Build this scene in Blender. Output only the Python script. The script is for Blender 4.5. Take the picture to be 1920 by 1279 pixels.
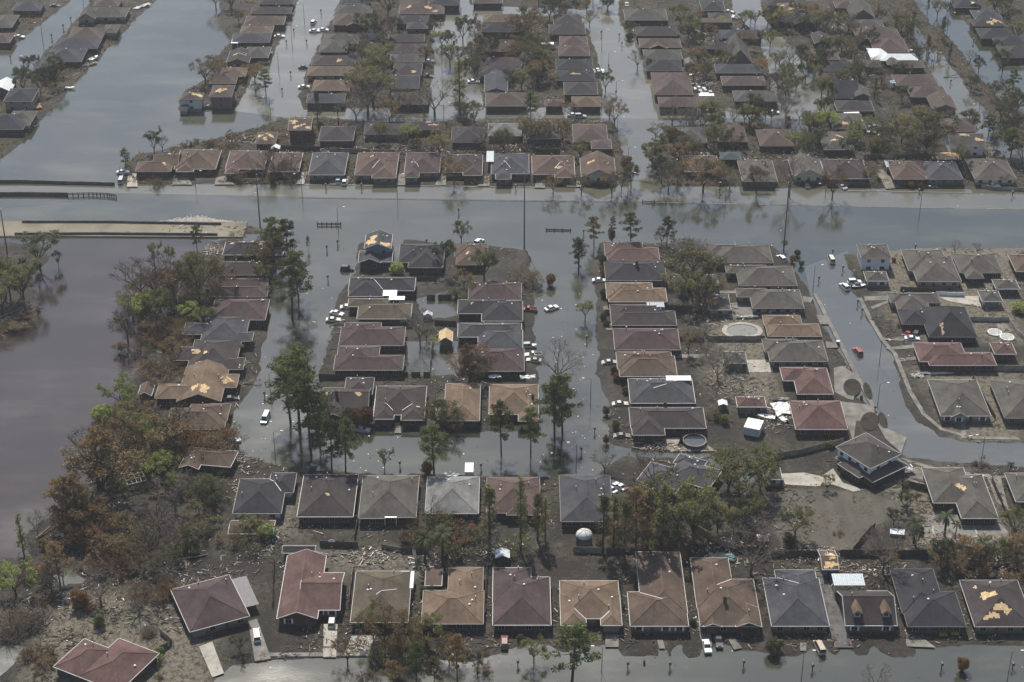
import bpy, math, random
import numpy as np
from mathutils import Vector, Matrix
C = bpy.context; S = C.scene
for o in list(bpy.data.objects): bpy.data.objects.remove(o)
R = math.radians
# ------------------------------------------------------------------ camera, sky, sun
F = 3487.0; PITCH = R(30.8); H = 300.0
cd = bpy.data.cameras.new('camera'); cam = bpy.data.objects.new('camera', cd); S.collection.objects.link(cam)
cd.sensor_width = 36.0; cd.lens = F*36/1920; cd.clip_start = 1.0; cd.clip_end = 20000
cam.location = (0, 0, H); cam.rotation_euler = (math.pi/2-PITCH, 0, 0); S.camera = cam
SUN_EL, SUN_AZ = R(52), R(-13)      # azimuth from +Y, negative = left
w = bpy.data.worlds.new('World'); S.world = w; w.use_nodes = True
nt = w.node_tree; bg = nt.nodes['Background']; sky = nt.nodes.new('ShaderNodeTexSky')
sky.sky_type = 'NISHITA'; sky.sun_disc = False; sky.sun_elevation = SUN_EL; sky.sun_rotation = SUN_AZ
sky.air_density = 1.0; sky.dust_density = 1.2; sky.ozone_density = 1.0
nt.links.new(sky.outputs[0], bg.inputs[0]); bg.inputs[1].default_value = 0.12
sl = bpy.data.lights.new('sun', 'SUN'); sun = bpy.data.objects.new('sun', sl); S.collection.objects.link(sun)
sl.energy = 5.0; sl.angle = R(0.55); sl.color = (1.0, 0.925, 0.81)
sd = Vector((math.sin(SUN_AZ)*math.cos(SUN_EL), math.cos(SUN_AZ)*math.cos(SUN_EL), math.sin(SUN_EL)))
sun.rotation_euler = sd.to_track_quat('Z', 'Y').to_euler(); sun.location = (0, 500, 400)
S.view_settings.view_transform = 'Standard'; S.view_settings.look = 'None'
S.view_settings.exposure = 0.2; S.view_settings.gamma = 1
S.cycles.volume_bounces = 0; S.cycles.max_bounces = 6; S.cycles.transparent_max_bounces = 8
S.cycles.volume_step_rate = 5
S.cycles.caustics_reflective = False; S.cycles.caustics_refractive = False
rnd = random.Random(7)
sp, cp = math.sin(PITCH), math.cos(PITCH)
def P(px, py, z=0.0):
    a = (px-960)/F; v = (py-639.5)/F
    dy = cp - v*sp; dz = -sp - v*cp
    t = (z-H)/dz
    return Vector((a*t, dy*t, z))
def scale(py, z=0.0):                # pixels of the photograph per metre, across, at that row
    v = (py-639.5)/F
    return F*(sp+v*cp)/(H-z)
def hm(py, h):                       # a height in pixels as metres, for something standing at row py
    v = (py-639.5)/F
    return h/(scale(py)*(cp-v*sp))
def unP(x, y, z=0.0):
    ry = y; rz = z-H
    d = ry*cp - rz*sp; u = ry*sp + rz*cp
    return 960+F*x/d, 639.5-F*u/d
# ------------------------------------------------------------------ materials
def nodes(name, rough=0.8, spec=0.3):
    m = bpy.data.materials.new(name); m.use_nodes = True
    t = m.node_tree; b = t.nodes['Principled BSDF']
    b.inputs['Roughness'].default_value = rough; b.inputs['Specular IOR Level'].default_value = spec
    return m, t, b
def N(t, kind, **kw):
    n = t.nodes.new(kind)
    for k, v in kw.items():
        if k in n.inputs: n.inputs[k].default_value = v
        else: setattr(n, k, v)
    return n
def mixc(t, fac, a, b, mode='MIX'):
    n = t.nodes.new('ShaderNodeMix'); n.data_type = 'RGBA'; n.blend_type = mode
    for i, v in ((0, fac), (6, a), (7, b)):
        if hasattr(v, 'is_linked') or isinstance(v, bpy.types.NodeSocket): t.links.new(v, n.inputs[i])
        else: n.inputs[i].default_value = v if i == 0 else (v[0], v[1], v[2], 1)
    return n.outputs[2]
def ramp(t, src, lo, hi, a=0.0, b=1.0):
    n = t.nodes.new('ShaderNodeMapRange'); n.inputs[1].default_value = lo; n.inputs[2].default_value = hi
    n.inputs[3].default_value = a; n.inputs[4].default_value = b
    t.links.new(src, n.inputs[0]); return n.outputs[0]
def noise(t, scale, coord='Object', detail=4, rough=0.55, vec=None, sc=None):
    tc = t.nodes.new('ShaderNodeTexCoord'); src = tc.outputs[coord]
    if coord == 'World':
        pass
    if sc:
        mp = t.nodes.new('ShaderNodeMapping'); mp.inputs['Scale'].default_value = sc
        t.links.new(src, mp.inputs[0]); src = mp.outputs[0]
    n = t.nodes.new('ShaderNodeTexNoise'); n.inputs['Scale'].default_value = scale
    n.inputs['Detail'].default_value = detail; n.inputs['Roughness'].default_value = rough
    t.links.new(src, n.inputs['Vector']); return n.outputs[0]
def bump(t, b, src, strength, dist):
    n = t.nodes.new('ShaderNodeBump'); n.inputs['Strength'].default_value = strength
    n.inputs['Distance'].default_value = dist; t.links.new(src, n.inputs['Height'])
    t.links.new(n.outputs[0], b.inputs['Normal'])
def plain(name, col, rough=0.7, spec=0.3, var=0.25, sc=1.5, metal=0):
    m, t, b = nodes(name, rough, spec); b.inputs['Metallic'].default_value = metal
    n = noise(t, sc)
    d = tuple(c*(1-var) for c in col); l = tuple(min(1, c*(1+var)) for c in col)
    t.links.new(mixc(t, ramp(t, n, .3, .7), d, l), b.inputs['Base Color']); return m
def objcol(name, rough=0.6, spec=0.3, var=0.3, sc=0.7, fine=0.15, metal=0, coat=0):
    """base colour is the object's own colour, worn by noise"""
    m, t, b = nodes(name, rough, spec)
    oi = t.nodes.new('ShaderNodeObjectInfo'); b.inputs['Metallic'].default_value = metal
    b.inputs['Coat Weight'].default_value = coat
    f = ramp(t, noise(t, sc, detail=5), .3, .7, 1-var, 1+var)
    g = ramp(t, noise(t, 9.0, detail=2), .3, .7, 1-fine, 1+fine)
    mu = t.nodes.new('ShaderNodeMath'); mu.operation = 'MULTIPLY'; t.links.new(f, mu.inputs[0]); t.links.new(g, mu.inputs[1])
    cb = t.nodes.new('ShaderNodeCombineColor')
    for i in range(3): t.links.new(mu.outputs[0], cb.inputs[i])
    t.links.new(mixc(t, 1.0, oi.outputs['Color'], cb.outputs[0], 'MULTIPLY'), b.inputs['Base Color'])
    return m, t, b
M = {}
def roofmat():
    m, t, b = nodes('roof_shingles', 0.85, 0.25)
    oi = t.nodes.new('ShaderNodeObjectInfo')
    big = ramp(t, noise(t, .22, detail=5, rough=.6), .32, .68, .68, 1.32)
    mid = ramp(t, noise(t, 1.6, detail=3), .3, .7, .88, 1.12)
    fin = ramp(t, noise(t, 12, detail=2), .3, .7, .82, 1.2)
    st = ramp(t, noise(t, 1.0, detail=3, sc=(1.2, .16, .16)), .45, .75, 1.0, .78)
    a = t.nodes.new('ShaderNodeMath'); a.operation = 'MULTIPLY'; t.links.new(big, a.inputs[0]); t.links.new(mid, a.inputs[1])
    c = t.nodes.new('ShaderNodeMath'); c.operation = 'MULTIPLY'; t.links.new(a.outputs[0], c.inputs[0]); t.links.new(fin, c.inputs[1])
    e = t.nodes.new('ShaderNodeMath'); e.operation = 'MULTIPLY'; t.links.new(c.outputs[0], e.inputs[0]); t.links.new(st, e.inputs[1])
    cb = t.nodes.new('ShaderNodeCombineColor')
    for i in range(3): t.links.new(e.outputs[0], cb.inputs[i])
    t.links.new(mixc(t, 1.0, oi.outputs['Color'], cb.outputs[0], 'MULTIPLY'), b.inputs['Base Color'])
    bump(t, b, noise(t, 7, detail=2, sc=(1, 1, 3)), .35, .05)
    return m
M['roof'] = roofmat()
def wallmat():
    m, t, b = nodes('brick_wall', .85, .2)
    oi = t.nodes.new('ShaderNodeObjectInfo')
    tc = t.nodes.new('ShaderNodeTexCoord'); sx = t.nodes.new('ShaderNodeSeparateXYZ'); t.links.new(tc.outputs['Object'], sx.inputs[0])
    f = ramp(t, noise(t, 5, detail=3, sc=(1, 1, 4)), .3, .7, .75, 1.2)
    cb = t.nodes.new('ShaderNodeCombineColor')
    for i in range(3): t.links.new(f, cb.inputs[i])
    c = mixc(t, 1.0, oi.outputs['Color'], cb.outputs[0], 'MULTIPLY')
    z = t.nodes.new('ShaderNodeMath'); z.operation = 'ADD'; t.links.new(sx.outputs[2], z.inputs[0])
    t.links.new(ramp(t, noise(t, .8), .3, .7, -.25, .25), z.inputs[1])
    c = mixc(t, ramp(t, z.outputs[0], .9, 1.3, .75, 0.0), c, (.075, .066, .05))   # mud tide mark left by the flood
    t.links.new(c, b.inputs['Base Color']); return m
M['wall'] = wallmat()
M['trim'], _, _ = objcol('gutter_trim', .5, .4, .2)
M['metal'], _, _ = objcol('sheet_metal', .4, .5, .12, 1.2)
M['ply'] = plain('bare_plywood', (.52, .375, .205), .8, .2, .32, 1.6)
M['vent'] = plain('vent_metal', (.5, .5, .5), .35, .5, .3, metal=.5)
M['pipe'] = plain('dark_pipe', (.035, .033, .035), .6)
m, t, b = nodes('window_glass', .12, .6); b.inputs['Base Color'].default_value = (.02, .024, .03, 1); M['glass'] = m
M['frame'] = plain('weathered_frame', (.26, .26, .25), .6, .4, .4, .3)
M['whitep'] = plain('white_paint', (.72, .72, .70), .5, .4, .1)
M['conc'] = plain('concrete', (.17, .162, .145), .9, .2, .35, .35)
M['conc_dark'] = plain('dark_concrete', (.10, .10, .098), .9, .2, .35, .4)
M['concl'] = plain('pale_concrete', (.33, .31, .27), .9, .2, .25, .35)
M['wood'] = plain('grey_wood', (.085, .07, .058), .9, .1, .35, 1.5)
M['woodl'] = plain('pale_wood', (.24, .21, .165), .9, .1, .5, .35)
M['steel'] = plain('pole_steel', (.10, .105, .115), .6, .4, .2)
M['tyre'] = plain('tyre_rubber', (.02, .02, .02), .9)
M['light'] = plain('lamp_lens', (.75, .72, .65), .2, .6, .05)
M['redl'] = plain('red_lens', (.4, .02, .02), .3, .6, .05)
M['bark'] = plain('bark', (.062, .052, .044), .95, .1, .4, 2)
M['barkl'] = plain('pale_bark', (.17, .145, .12), .95, .1, .3, 2)
M['paint'], _, _ = objcol('car_paint', .3, .5, .12, .6, .05, coat=.5)
M['obj'], _, _ = objcol('painted_surface', .6, .35, .15, 1.0)
def leafmat(name, a, bcol, ccol, sc=.35):
    m, t, b = nodes(name, .7, .2)
    oi = t.nodes.new('ShaderNodeObjectInfo')
    c = mixc(t, ramp(t, noise(t, sc, detail=3), .35, .65), a, bcol)
    c = mixc(t, ramp(t, noise(t, sc*3.3, detail=2), .45, .75, 0, .8), c, ccol)
    v = ramp(t, oi.outputs['Random'], 0, 1, .6, 1.55)
    cb = t.nodes.new('ShaderNodeCombineColor')
    for i in range(3): t.links.new(v, cb.inputs[i])
    c = mixc(t, 1.0, c, cb.outputs[0], 'MULTIPLY')
    t.links.new(c, b.inputs['Base Color'])
    tr = t.nodes.new('ShaderNodeBsdfTranslucent'); t.links.new(c, tr.inputs[0])
    mx = t.nodes.new('ShaderNodeMixShader'); mx.inputs[0].default_value = .35
    t.links.new(b.outputs[0], mx.inputs[1]); t.links.new(tr.outputs[0], mx.inputs[2])
    t.links.new(mx.outputs[0], t.nodes['Material Output'].inputs[0]); return m
L = {
 'green': leafmat('pine_needles', (.055,.082,.026), (.105,.13,.04), (.14,.115,.05)),
 'dark':  leafmat('dark_leaves', (.042,.06,.03), (.08,.10,.042), (.13,.095,.05)),
 'olive': leafmat('olive_leaves', (.115,.13,.05), (.20,.20,.075), (.20,.13,.065)),
 'brown': leafmat('brown_leaves', (.155,.09,.043), (.26,.17,.085), (.12,.125,.05)),
 'rust':  leafmat('rust_leaves', (.235,.10,.04), (.14,.08,.04), (.13,.13,.045)),
 'yellow':leafmat('yellow_green_leaves', (.20,.25,.06), (.27,.30,.085), (.16,.17,.06)),
 'grey':  leafmat('grey_twigs', (.13,.112,.088), (.21,.185,.15), (.11,.09,.06)),
}
# ------------------------------------------------------------------ mesh helpers
class MB:
    def __init__(s): s.v = []; s.f = []; s.m = []
    def add(s, vs, fs, mi=0):
        n = len(s.v); s.v += [tuple(v) for v in vs]
        for f in fs: s.f.append(tuple(i+n for i in f)); s.m.append(mi)
    def box(s, x0, x1, y0, y1, z0, z1, mi=0):
        s.add([(x0,y0,z0),(x1,y0,z0),(x1,y1,z0),(x0,y1,z0),(x0,y0,z1),(x1,y0,z1),(x1,y1,z1),(x0,y1,z1)],
              [(0,3,2,1),(4,5,6,7),(0,1,5,4),(1,2,6,5),(2,3,7,6),(3,0,4,7)], mi)
    def bar(s, a, b, w, h, mi=0):           # beam from a to b
        a = Vector(a); b = Vector(b); d = (b-a).normalized()
        sd = d.cross(Vector((0, 0, 1)))
        if sd.length < 1e-3: sd = Vector((1, 0, 0))
        sd.normalize(); up = sd.cross(d)
        vs = [p+sd*i*w/2+up*j*h/2 for p in (a, b) for i, j in ((-1,-1),(1,-1),(1,1),(-1,1))]
        s.add(vs, [(0,1,2,3),(7,6,5,4),(0,4,5,1),(1,5,6,2),(2,6,7,3),(3,7,4,0)], mi)
    def tube(s, a, b, r0, r1, n=6, mi=0, cap=True):
        a = Vector(a); b = Vector(b); d = (b-a).normalized()
        x = d.orthogonal().normalized(); y = d.cross(x); vs = []
        for p, r in ((a, r0), (b, r1)):
            for k in range(n):
                t = 2*math.pi*k/n; vs.append(p+x*r*math.cos(t)+y*r*math.sin(t))
        fs = [(k, (k+1) % n, n+(k+1) % n, n+k) for k in range(n)]
        if cap: fs += [tuple(range(n))[::-1], tuple(range(n, 2*n))]
        s.add(vs, fs, mi)
    def build(s, name, mats, parent=None, smooth=False):
        me = bpy.data.meshes.new(name); me.from_pydata(s.v, [], s.f)
        for m_ in (mats if isinstance(mats, (list, tuple)) else [mats]): me.materials.append(m_)
        if s.m and max(s.m) > 0: me.polygons.foreach_set('material_index', s.m)
        if smooth: me.polygons.foreach_set('use_smooth', [True]*len(s.f))
        me.update(); return link(name, me, parent)
def link(name, me, parent=None):
    o = bpy.data.objects.new(name, me); S.collection.objects.link(o)
    if parent: o.parent = parent
    return o
def empty(name, loc, rz=0, sc=1):
    o = bpy.data.objects.new(name, None); S.collection.objects.link(o); o.empty_display_size = .5
    o.location = loc; o.rotation_euler = (0, 0, rz); o.scale = (sc, sc, sc) if not isinstance(sc, tuple) else sc; return o
def tag(o, label, cat, group=None):
    o['label'] = label; o['category'] = cat
    if group: o['group'] = group
    return o
def struct(o, kind='structure'): o['kind'] = kind; return o
KIDS = {}
def kids(o):
    return KIDS.get(o.name, [])
def reg(root, *cs):
    KIDS.setdefault(root.name, []).extend(cs)
def copy_tree(o, parent=None, top=True):
    c = o.copy(); S.collection.objects.link(c); c.parent = parent
    for ch in list(o.children): copy_tree(ch, c, False)
    return c
THINGS = []      # (object, look, category, px, py) for labels worked out at the end
ORD = ['first','second','third','fourth','fifth','sixth','seventh','eighth','ninth','tenth','eleventh','twelfth','thirteenth','fourteenth','fifteenth','sixteenth','seventeenth','eighteenth','nineteenth','twentieth']
# ------------------------------------------------------------------ ground and flood water
LAND = [
 [(-60,1055),(0,1048),(60,1045),(40,1005),(110,950),(190,860),(215,760),(260,690),(290,650),(330,600),(330,540),(385,460),(410,449),(530,450),(520,500),(500,570),(494,640),(488,700),(445,765),(432,800),(455,850),(560,884),(700,888),(1000,892),(1120,888),(1165,858),(1185,845),(1142,832),(1140,760),(1118,700),(1122,600),(1115,540),(1110,500),(1125,455),(1440,458),(1478,488),(1500,520),(1522,560),(1545,610),(1572,660),(1600,700),(1608,745),(1642,775),(1672,830),(1700,858),(1760,866),(1860,872),(2010,880),(2010,1212),(1830,1206),(1800,1214),(1752,1213),(1745,1207),(1712,1209),(1704,1228),(1672,1231),(1648,1224),(1640,1207),(1634,1209),(1630,1228),(1608,1229),(1596,1216),(1574,1212),(1569,1228),(1556,1224),(1548,1212),(1520,1214),(1500,1222),(1486,1230),(1462,1229),(1440,1221),(1400,1218),(1380,1212),(1352,1210),(1318,1212),(1310,1230),(1292,1231),(1284,1222),(1282,1208),(1264,1207),(1260,1232),(1250,1231),(1240,1206),(1236,1210),(1242,1233),(1164,1234),(1160,1212),(1140,1206),(1060,1222),(1000,1200),(930,1222),(860,1240),(700,1228),(600,1232),(520,1238),(440,1250),(395,1285),(380,1330),(-60,1330)],
 [(672,452),(735,452),(740,500),(760,450),(850,458),(880,452),(990,470),(1000,540),(1000,600),(1006,700),(1012,760),(1010,805),(960,812),(900,808),(820,816),(760,812),(690,808),(640,800),(600,760),(598,700),(610,650),(626,600),(640,545),(662,520)],
 [(1586,478),(1700,466),(2010,466),(2010,832),(1840,832),(1760,820),(1715,790),(1690,740),(1668,650),(1630,600),(1612,560),(1600,545),(1625,520),(1588,505)],
 [(235,345),(222,322),(255,290),(340,275),(480,240),(530,222),(600,218),(660,228),(830,226),(1150,228),(1168,290),(1175,325),(1140,352),(700,345),(560,346)],
 [(568,206),(562,178),(585,110),(608,60),(640,0),(680,-60),(868,-60),(862,14),(812,30),(808,60),(815,130),(806,200)],
 [(905,202),(905,150),(893,100),(897,45),(985,30),(1086,28),(1104,60),(1125,130),(1130,200)],
 [(880,-60),(880,10),(1000,14),(1100,18),(1120,-60)],
 [(1238,203),(1212,130),(1195,80),(1162,48),(1160,0),(1160,-60),(1370,-60),(1376,20),(1415,70),(1440,120),(1455,203)],
 [(1225,347),(1232,290),(1245,236),(1400,228),(1450,236),(1500,250),(1560,240),(1700,236),(1775,215),(1860,290),(2000,310),(2000,352),(1700,356),(1500,353)],
 [(1420,-60),(1430,30),(1500,110),(1560,160),(1560,215),(1620,236),(1740,235),(1780,212),(1762,165),(1736,120),(1715,70),(1700,-60)],
 [(1690,-30),(1745,45),(1792,85),(1842,150),(1885,195),(1990,255),(1990,290),(1880,240),(1822,180),(1778,115),(1728,65),(1685,5)],
 [(1745,-60),(1800,30),(1850,80),(1920,130),(2000,170),(2000,-60)],
 [(415,-60),(408,40),(430,80),(392,120),(400,140),(350,170),(333,190),(340,212),(445,203),(468,150),(508,112),(530,60),(560,0),(568,-60)],
 [(-80,330),(0,300),(38,268),(90,215),(140,160),(200,95),(250,42),(300,-5),(330,-60),(190,-60),(160,20),(120,65),(88,95),(66,120),(50,150),(0,165),(-80,190)],
 [(-80,118),(18,98),(40,70),(85,38),(130,2),(140,-60),(-80,-60)],
 [(-60,470),(15,455),(70,462),(95,480),(60,520),(55,560),(30,610),(-60,640)],
 [(-60,421),(180,418),(470,422),(500,430),(490,440),(300,440),(-60,446)],
]
POND = [
 [(760,640),(858,640),(858,655),(862,700),(790,706),(762,700)],
 [(1180,842),(1240,848),(1330,852),(1300,862),(1190,856)],
 [(1020,880),(1170,905),(1160,920),(1130,900)],
 [(0,1170),(45,1160),(60,1195),(20,1260),(-30,1290)],
 [(95,1075),(130,1065),(160,1090),(110,1100)],
 [(300,640),(340,610),(335,650),(300,690)],
 [(1330,862),(1420,880),(1430,925),(1400,940),(1380,900)],
 [(780,560),(850,545),(858,590),(800,600)],
]
def sdf(pts, poly):                  # signed distance in metres, positive inside
    W = np.array([P(x, y)[:2] for x, y in poly]); n = len(W)
    best = np.full(len(pts), 1e9); ins = np.zeros(len(pts), bool)
    for i in range(n):
        a = W[i]; b = W[(i+1) % n]; e = b-a; d = pts-a
        t = np.clip((d@e)/max(1e-9, e@e), 0, 1); q = d-np.outer(t, e)
        best = np.minimum(best, np.hypot(q[:, 0], q[:, 1]))
        c = ((a[1] > pts[:, 1]) != (b[1] > pts[:, 1]))
        xx = a[0]+(pts[:, 1]-a[1])*(b[0]-a[0])/((b[1]-a[1]) if abs(b[1]-a[1]) > 1e-9 else 1e-9)
        ins ^= c & (pts[:, 0] < xx)
    return np.where(ins, best, -best)
def vnoise(x, y, seed):              # smooth value noise for numpy arrays
    rs = np.random.RandomState(seed); g = rs.rand(256, 256)
    xi = np.floor(x).astype(int); yi = np.floor(y).astype(int); fx = x-xi; fy = y-yi
    fx = fx*fx*(3-2*fx); fy = fy*fy*(3-2*fy)
    a = g[xi % 256, yi % 256]; b = g[(xi+1) % 256, yi % 256]; c = g[xi % 256, (yi+1) % 256]; d = g[(xi+1) % 256, (yi+1) % 256]
    return (a*(1-fx)+b*fx)*(1-fy)+(c*(1-fx)+d*fx)*fy
def inland(pts):
    s = np.full(len(pts), -1e9)
    for p in LAND: s = np.maximum(s, sdf(pts, p))
    for p in POND: s = np.minimum(s, -sdf(pts, p))
    return s
DRY = [[(60,1330),(60,1180),(130,1120),(300,1120),(420,1200),(380,1330)],[(1640,880),(1800,880),(1920,1000),(1720,1030)],[(1600,460),(1920,460),(1920,640),(1700,640)],[(1700,690),(1920,690),(1920,830),(1800,830)],[(1330,580),(1440,580),(1460,760),(1330,740)],[(600,1030),(790,1030),(790,1080),(620,1080)],[(500,950),(560,920),(570,1010),(490,1010)]]
def ground():
    gx = np.concatenate([[-3000,-1500,-700,-420], np.arange(-300, 301, 1.1), [420,700,1500,3000]])
    gy = np.concatenate([[-1500,0,200,280], np.arange(325, 905, 1.1), [1000,1300,2000,4500]])
    X, Y = np.meshgrid(gx, gy); pts = np.stack([X.ravel(), Y.ravel()], 1)
    s = inland(pts)
    n1 = vnoise(pts[:, 0]/3.1, pts[:, 1]/3.1, 1)-.5; n2 = vnoise(pts[:, 0]/1.2, pts[:, 1]/1.2, 2)-.5; n3 = vnoise(pts[:, 0]/11, pts[:, 1]/11, 3)-.5
    z = np.clip(.16*s+.18*n1+.06*n2+.25*n3, -.9, .26)+.05*n1+.05*n2
    z += np.clip(s-3, 0, 1)*.04*n2
    dry = np.full(len(pts), -1e9)
    for p in DRY: dry = np.maximum(dry, sdf(pts, p))
    dry = np.clip(.5+dry/8+n3*.6, 0, 1)
    lot = np.clip(.5+sdf(pts, [(1465,918),(1530,915),(1640,922),(1690,950),(1655,985),(1600,1034),(1470,1034),(1445,990)])/4+n3*.5, 0, 1)
    me = bpy.data.meshes.new('ground'); nx, ny = len(gx), len(gy)
    v = np.column_stack([pts, z])
    i = np.arange((ny-1)*(nx-1)); r = i//(nx-1); c = i % (nx-1); k = r*nx+c
    f = np.column_stack([k, k+1, k+nx+1, k+nx])
    me.vertices.add(len(v)); me.vertices.foreach_set('co', v.astype(np.float32).ravel())
    me.loops.add(f.size); me.loops.foreach_set('vertex_index', f.ravel().astype(np.int32))
    me.polygons.add(len(f)); me.polygons.foreach_set('loop_start', np.arange(0, f.size, 4, dtype=np.int32))
    me.polygons.foreach_set('use_smooth', np.ones(len(f), bool))
    at_ = me.attributes.new('dry', 'FLOAT', 'POINT'); at_.data.foreach_set('value', dry.astype(np.float32))
    at_ = me.attributes.new('lot', 'FLOAT', 'POINT'); at_.data.foreach_set('value', lot.astype(np.float32))
    me.update(calc_edges=True); me.validate()
    m, t, b = nodes('flood_mud', .8, .25)
    a = t.nodes.new('ShaderNodeAttribute'); a.attribute_name = 'dry'
    c = mixc(t, ramp(t, noise(t, .06, detail=8, rough=.7), .46, .60), (.019, .017, .013), (.052, .046, .036))
    c = mixc(t, ramp(t, noise(t, .22, detail=6, rough=.75), .54, .70, 0, .6), c, (.105, .097, .078))
    c = mixc(t, ramp(t, a.outputs['Fac'], 0, 1, 0, .72), c, (.19, .17, .128))
    c = mixc(t, ramp(t, noise(t, .75, detail=6, rough=.85), .40, .54, .85, 0), c, (.014, .012, .010))
    c = mixc(t, ramp(t, noise(t, 1.1, detail=3, rough=.9), .64, .72, 0, .55), c, (.24, .22, .18))
    a2 = t.nodes.new('ShaderNodeAttribute'); a2.attribute_name = 'lot'
    lc = mixc(t, ramp(t, noise(t, .35, detail=5, rough=.6, sc=(1, .35, 1)), .35, .65), (.072, .066, .053), (.105, .097, .078))
    c = mixc(t, ramp(t, a2.outputs['Fac'], .3, .8, 0, .9), c, lc)
    t.links.new(c, b.inputs['Base Color']); bump(t, b, noise(t, 2.5, detail=5, rough=.7), .8, .25)
    me.materials.append(m); struct(link('ground', me))
ground()
def watermat(name, base, base2, rough=.09, wave=.25):
    m, t, b = nodes(name, rough, .5); b.inputs['IOR'].default_value = 1.9 if 'canal' not in name else 1.6
    c = mixc(t, ramp(t, noise(t, .012, detail=4, rough=.6), .35, .65), base, base2)
    c = mixc(t, ramp(t, noise(t, .045, detail=7, rough=.65, sc=(.6, 1.6, 1)), .5, .74, 0, .8), c, tuple(x*1.6 for x in base2))   # silt plumes
    t.links.new(c, b.inputs['Base Color'])
    # wind-ruffled patches: patches where the ripples are rougher
    t.links.new(ramp(t, noise(t, .02, detail=5, rough=.6, sc=(1, 2.2, 1)), .4, .62, rough*.6, rough*1.9), b.inputs['Roughness'])
    bump(t, b, noise(t, .9, detail=4, rough=.6, sc=(1, 1.6, 1)), wave, .06)
    return m
WM = watermat('flood_water', (.024, .028, .018), (.048, .051, .033))
WS = watermat('shallow_water', (.10, .095, .064), (.078, .076, .054))
WC = watermat('canal_water', (.020, .014, .012), (.028, .021, .018))
def sheet(name, poly, z, mat, zs=None):
    b = MB(); b.add([P(x, y, z)[:2]+(0,) if False else (P(x, y, z if zs is None else zs[i])) for i, (x, y) in enumerate(poly)], [tuple(range(len(poly)))])
    b2 = bpy.data.meshes.new(name); b2.from_pydata(b.v, [], b.f); b2.materials.append(mat)
    import bmesh
    bm = bmesh.new(); bm.from_mesh(b2); bmesh.ops.triangulate(bm, faces=bm.faces[:]); 
    for f_ in bm.faces:
        if f_.normal.z < 0: f_.normal_flip()
    bm.to_mesh(b2); bm.free()
    return struct(link(name, b2))
b = MB(); b.add([(-6000,-3000,0),(6000,-3000,0),(6000,9000,0),(-6000,9000,0)], [(0,1,2,3)]); struct(b.build('flood_water', WM))
# brown canal along the left, a little murkier, laid as its own sheet
sheet('canal_water', [(-120,447),(360,447),(405,452),(380,475),(340,540),(345,600),(300,690),(230,800),(200,880),(130,960),(70,1010),(100,1060),(-120,1085)], .004, WC)
# shallow silty water standing over the north carriageway and the streets north of it
sheet('shallow_water', [(230,346),(560,346),(700,345),(1140,349),(1190,340),(1225,346),(1500,351),(2010,352),(2010,392),(1700,388),(1240,378),(960,375),(560,369),(230,362),(0,362),(-100,362),(-100,350),(0,350)], .004, WS)
sheet('shallow_water', [(1120,200),(1240,205),(1245,236),(1232,290),(1228,340),(1180,336),(1168,290),(1150,228)], .004, WS)
sheet('shallow_water', [(1775,215),(1870,300),(1800,90),(1740,60),(1730,120)], .005, WS)

WF = watermat('silty_street_water', (.10,.098,.076), (.125,.12,.092))
sheet('silty_street_water', [(548,-60),(520,40),(470,120),(438,208),(560,224),(1150,222),(1245,222),(1460,222),(1560,228),(1560,150),(1450,30),(1430,-60)], .008, WF)
WR = watermat('street_water', (.062,.066,.058), (.082,.084,.070))
sheet('street_water', [(1508,500),(1590,470),(1600,545),(1640,600),(1676,655),(1700,740),(1725,788),(1765,818),(1840,830),(2010,830),(2010,880),(1860,872),(1760,866),(1700,858),(1672,830),(1642,775),(1608,745),(1600,700),(1572,660),(1545,610),(1522,560)], .004, WR)

def strip(name, pts, wpx, z0, z1, mat, kind='structure'):       # raised strip along a pixel polyline
    W = [P(x, y) for x, y in pts]; b = MB(); vs = []
    for i, p in enumerate(W):
        d = (W[min(i+1, len(W)-1)]-W[max(i-1, 0)]).normalized(); n = Vector((-d.y, d.x, 0))*wpx/2
        vs += [(p.x-n.x, p.y-n.y, z0), (p.x-n.x, p.y-n.y, z1), (p.x+n.x, p.y+n.y, z1), (p.x+n.x, p.y+n.y, z0)]
    fs = []
    for i in range(len(W)-1):
        a = i*4; c = a+4
        fs += [(a+1, c+1, c+2, a+2), (a, c, c+1, a+1), (a+2, c+2, c+3, a+3)]
    fs += [(0, 1, 2, 3), (len(vs)-1, len(vs)-2, len(vs)-3, len(vs)-4)]
    b.add(vs, fs); o = b.build(name, mat)
    if kind: struct(o, kind)
    return o
# sidewalks of the right-hand street and of the curve
strip('sidewalk', [(1528,552),(1552,600),(1578,650),(1606,705),(1634,758),(1652,800)], 1.3, -.3, .33, M['conc'])
strip('sidewalk', [(1612,560),(1632,600),(1655,640),(1678,665),(1706,735),(1732,778),(1765,806),(1820,822),(1910,824)], 1.3, -.3, .33, M['conc'])
strip('sidewalk', [(1690,862),(1750,880),(1840,893),(1935,899)], 1.3, -.3, .33, M['conc'])
strip('sidewalk', [(500,1229),(620,1229),(700,1228)], 1.4, -.3, .33, M['conc'])
strip('canal_road', [(-60,431),(120,430),(330,431),(460,432)], 11.5, -.5, .4, plain('silt_covered_road', (.20, .178, .135), .95, .1, .25, .1))
strip('kerb', [(560,371),(760,374),(960,377),(1240,380)], .4, -.3, .07, M['conc_dark'])
strip('kerb', [(1240,380),(1500,385),(1700,389),(1960,393)], .5, -.3, .05, M['conc'])
strip('kerb', [(560,347),(700,348),(960,351),(1010,352)], .5, -.3, .12, M['conc'])
strip('kerb', [(1590,358),(1700,360),(1820,362)], .5, -.3, .12, M['conc'])
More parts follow.
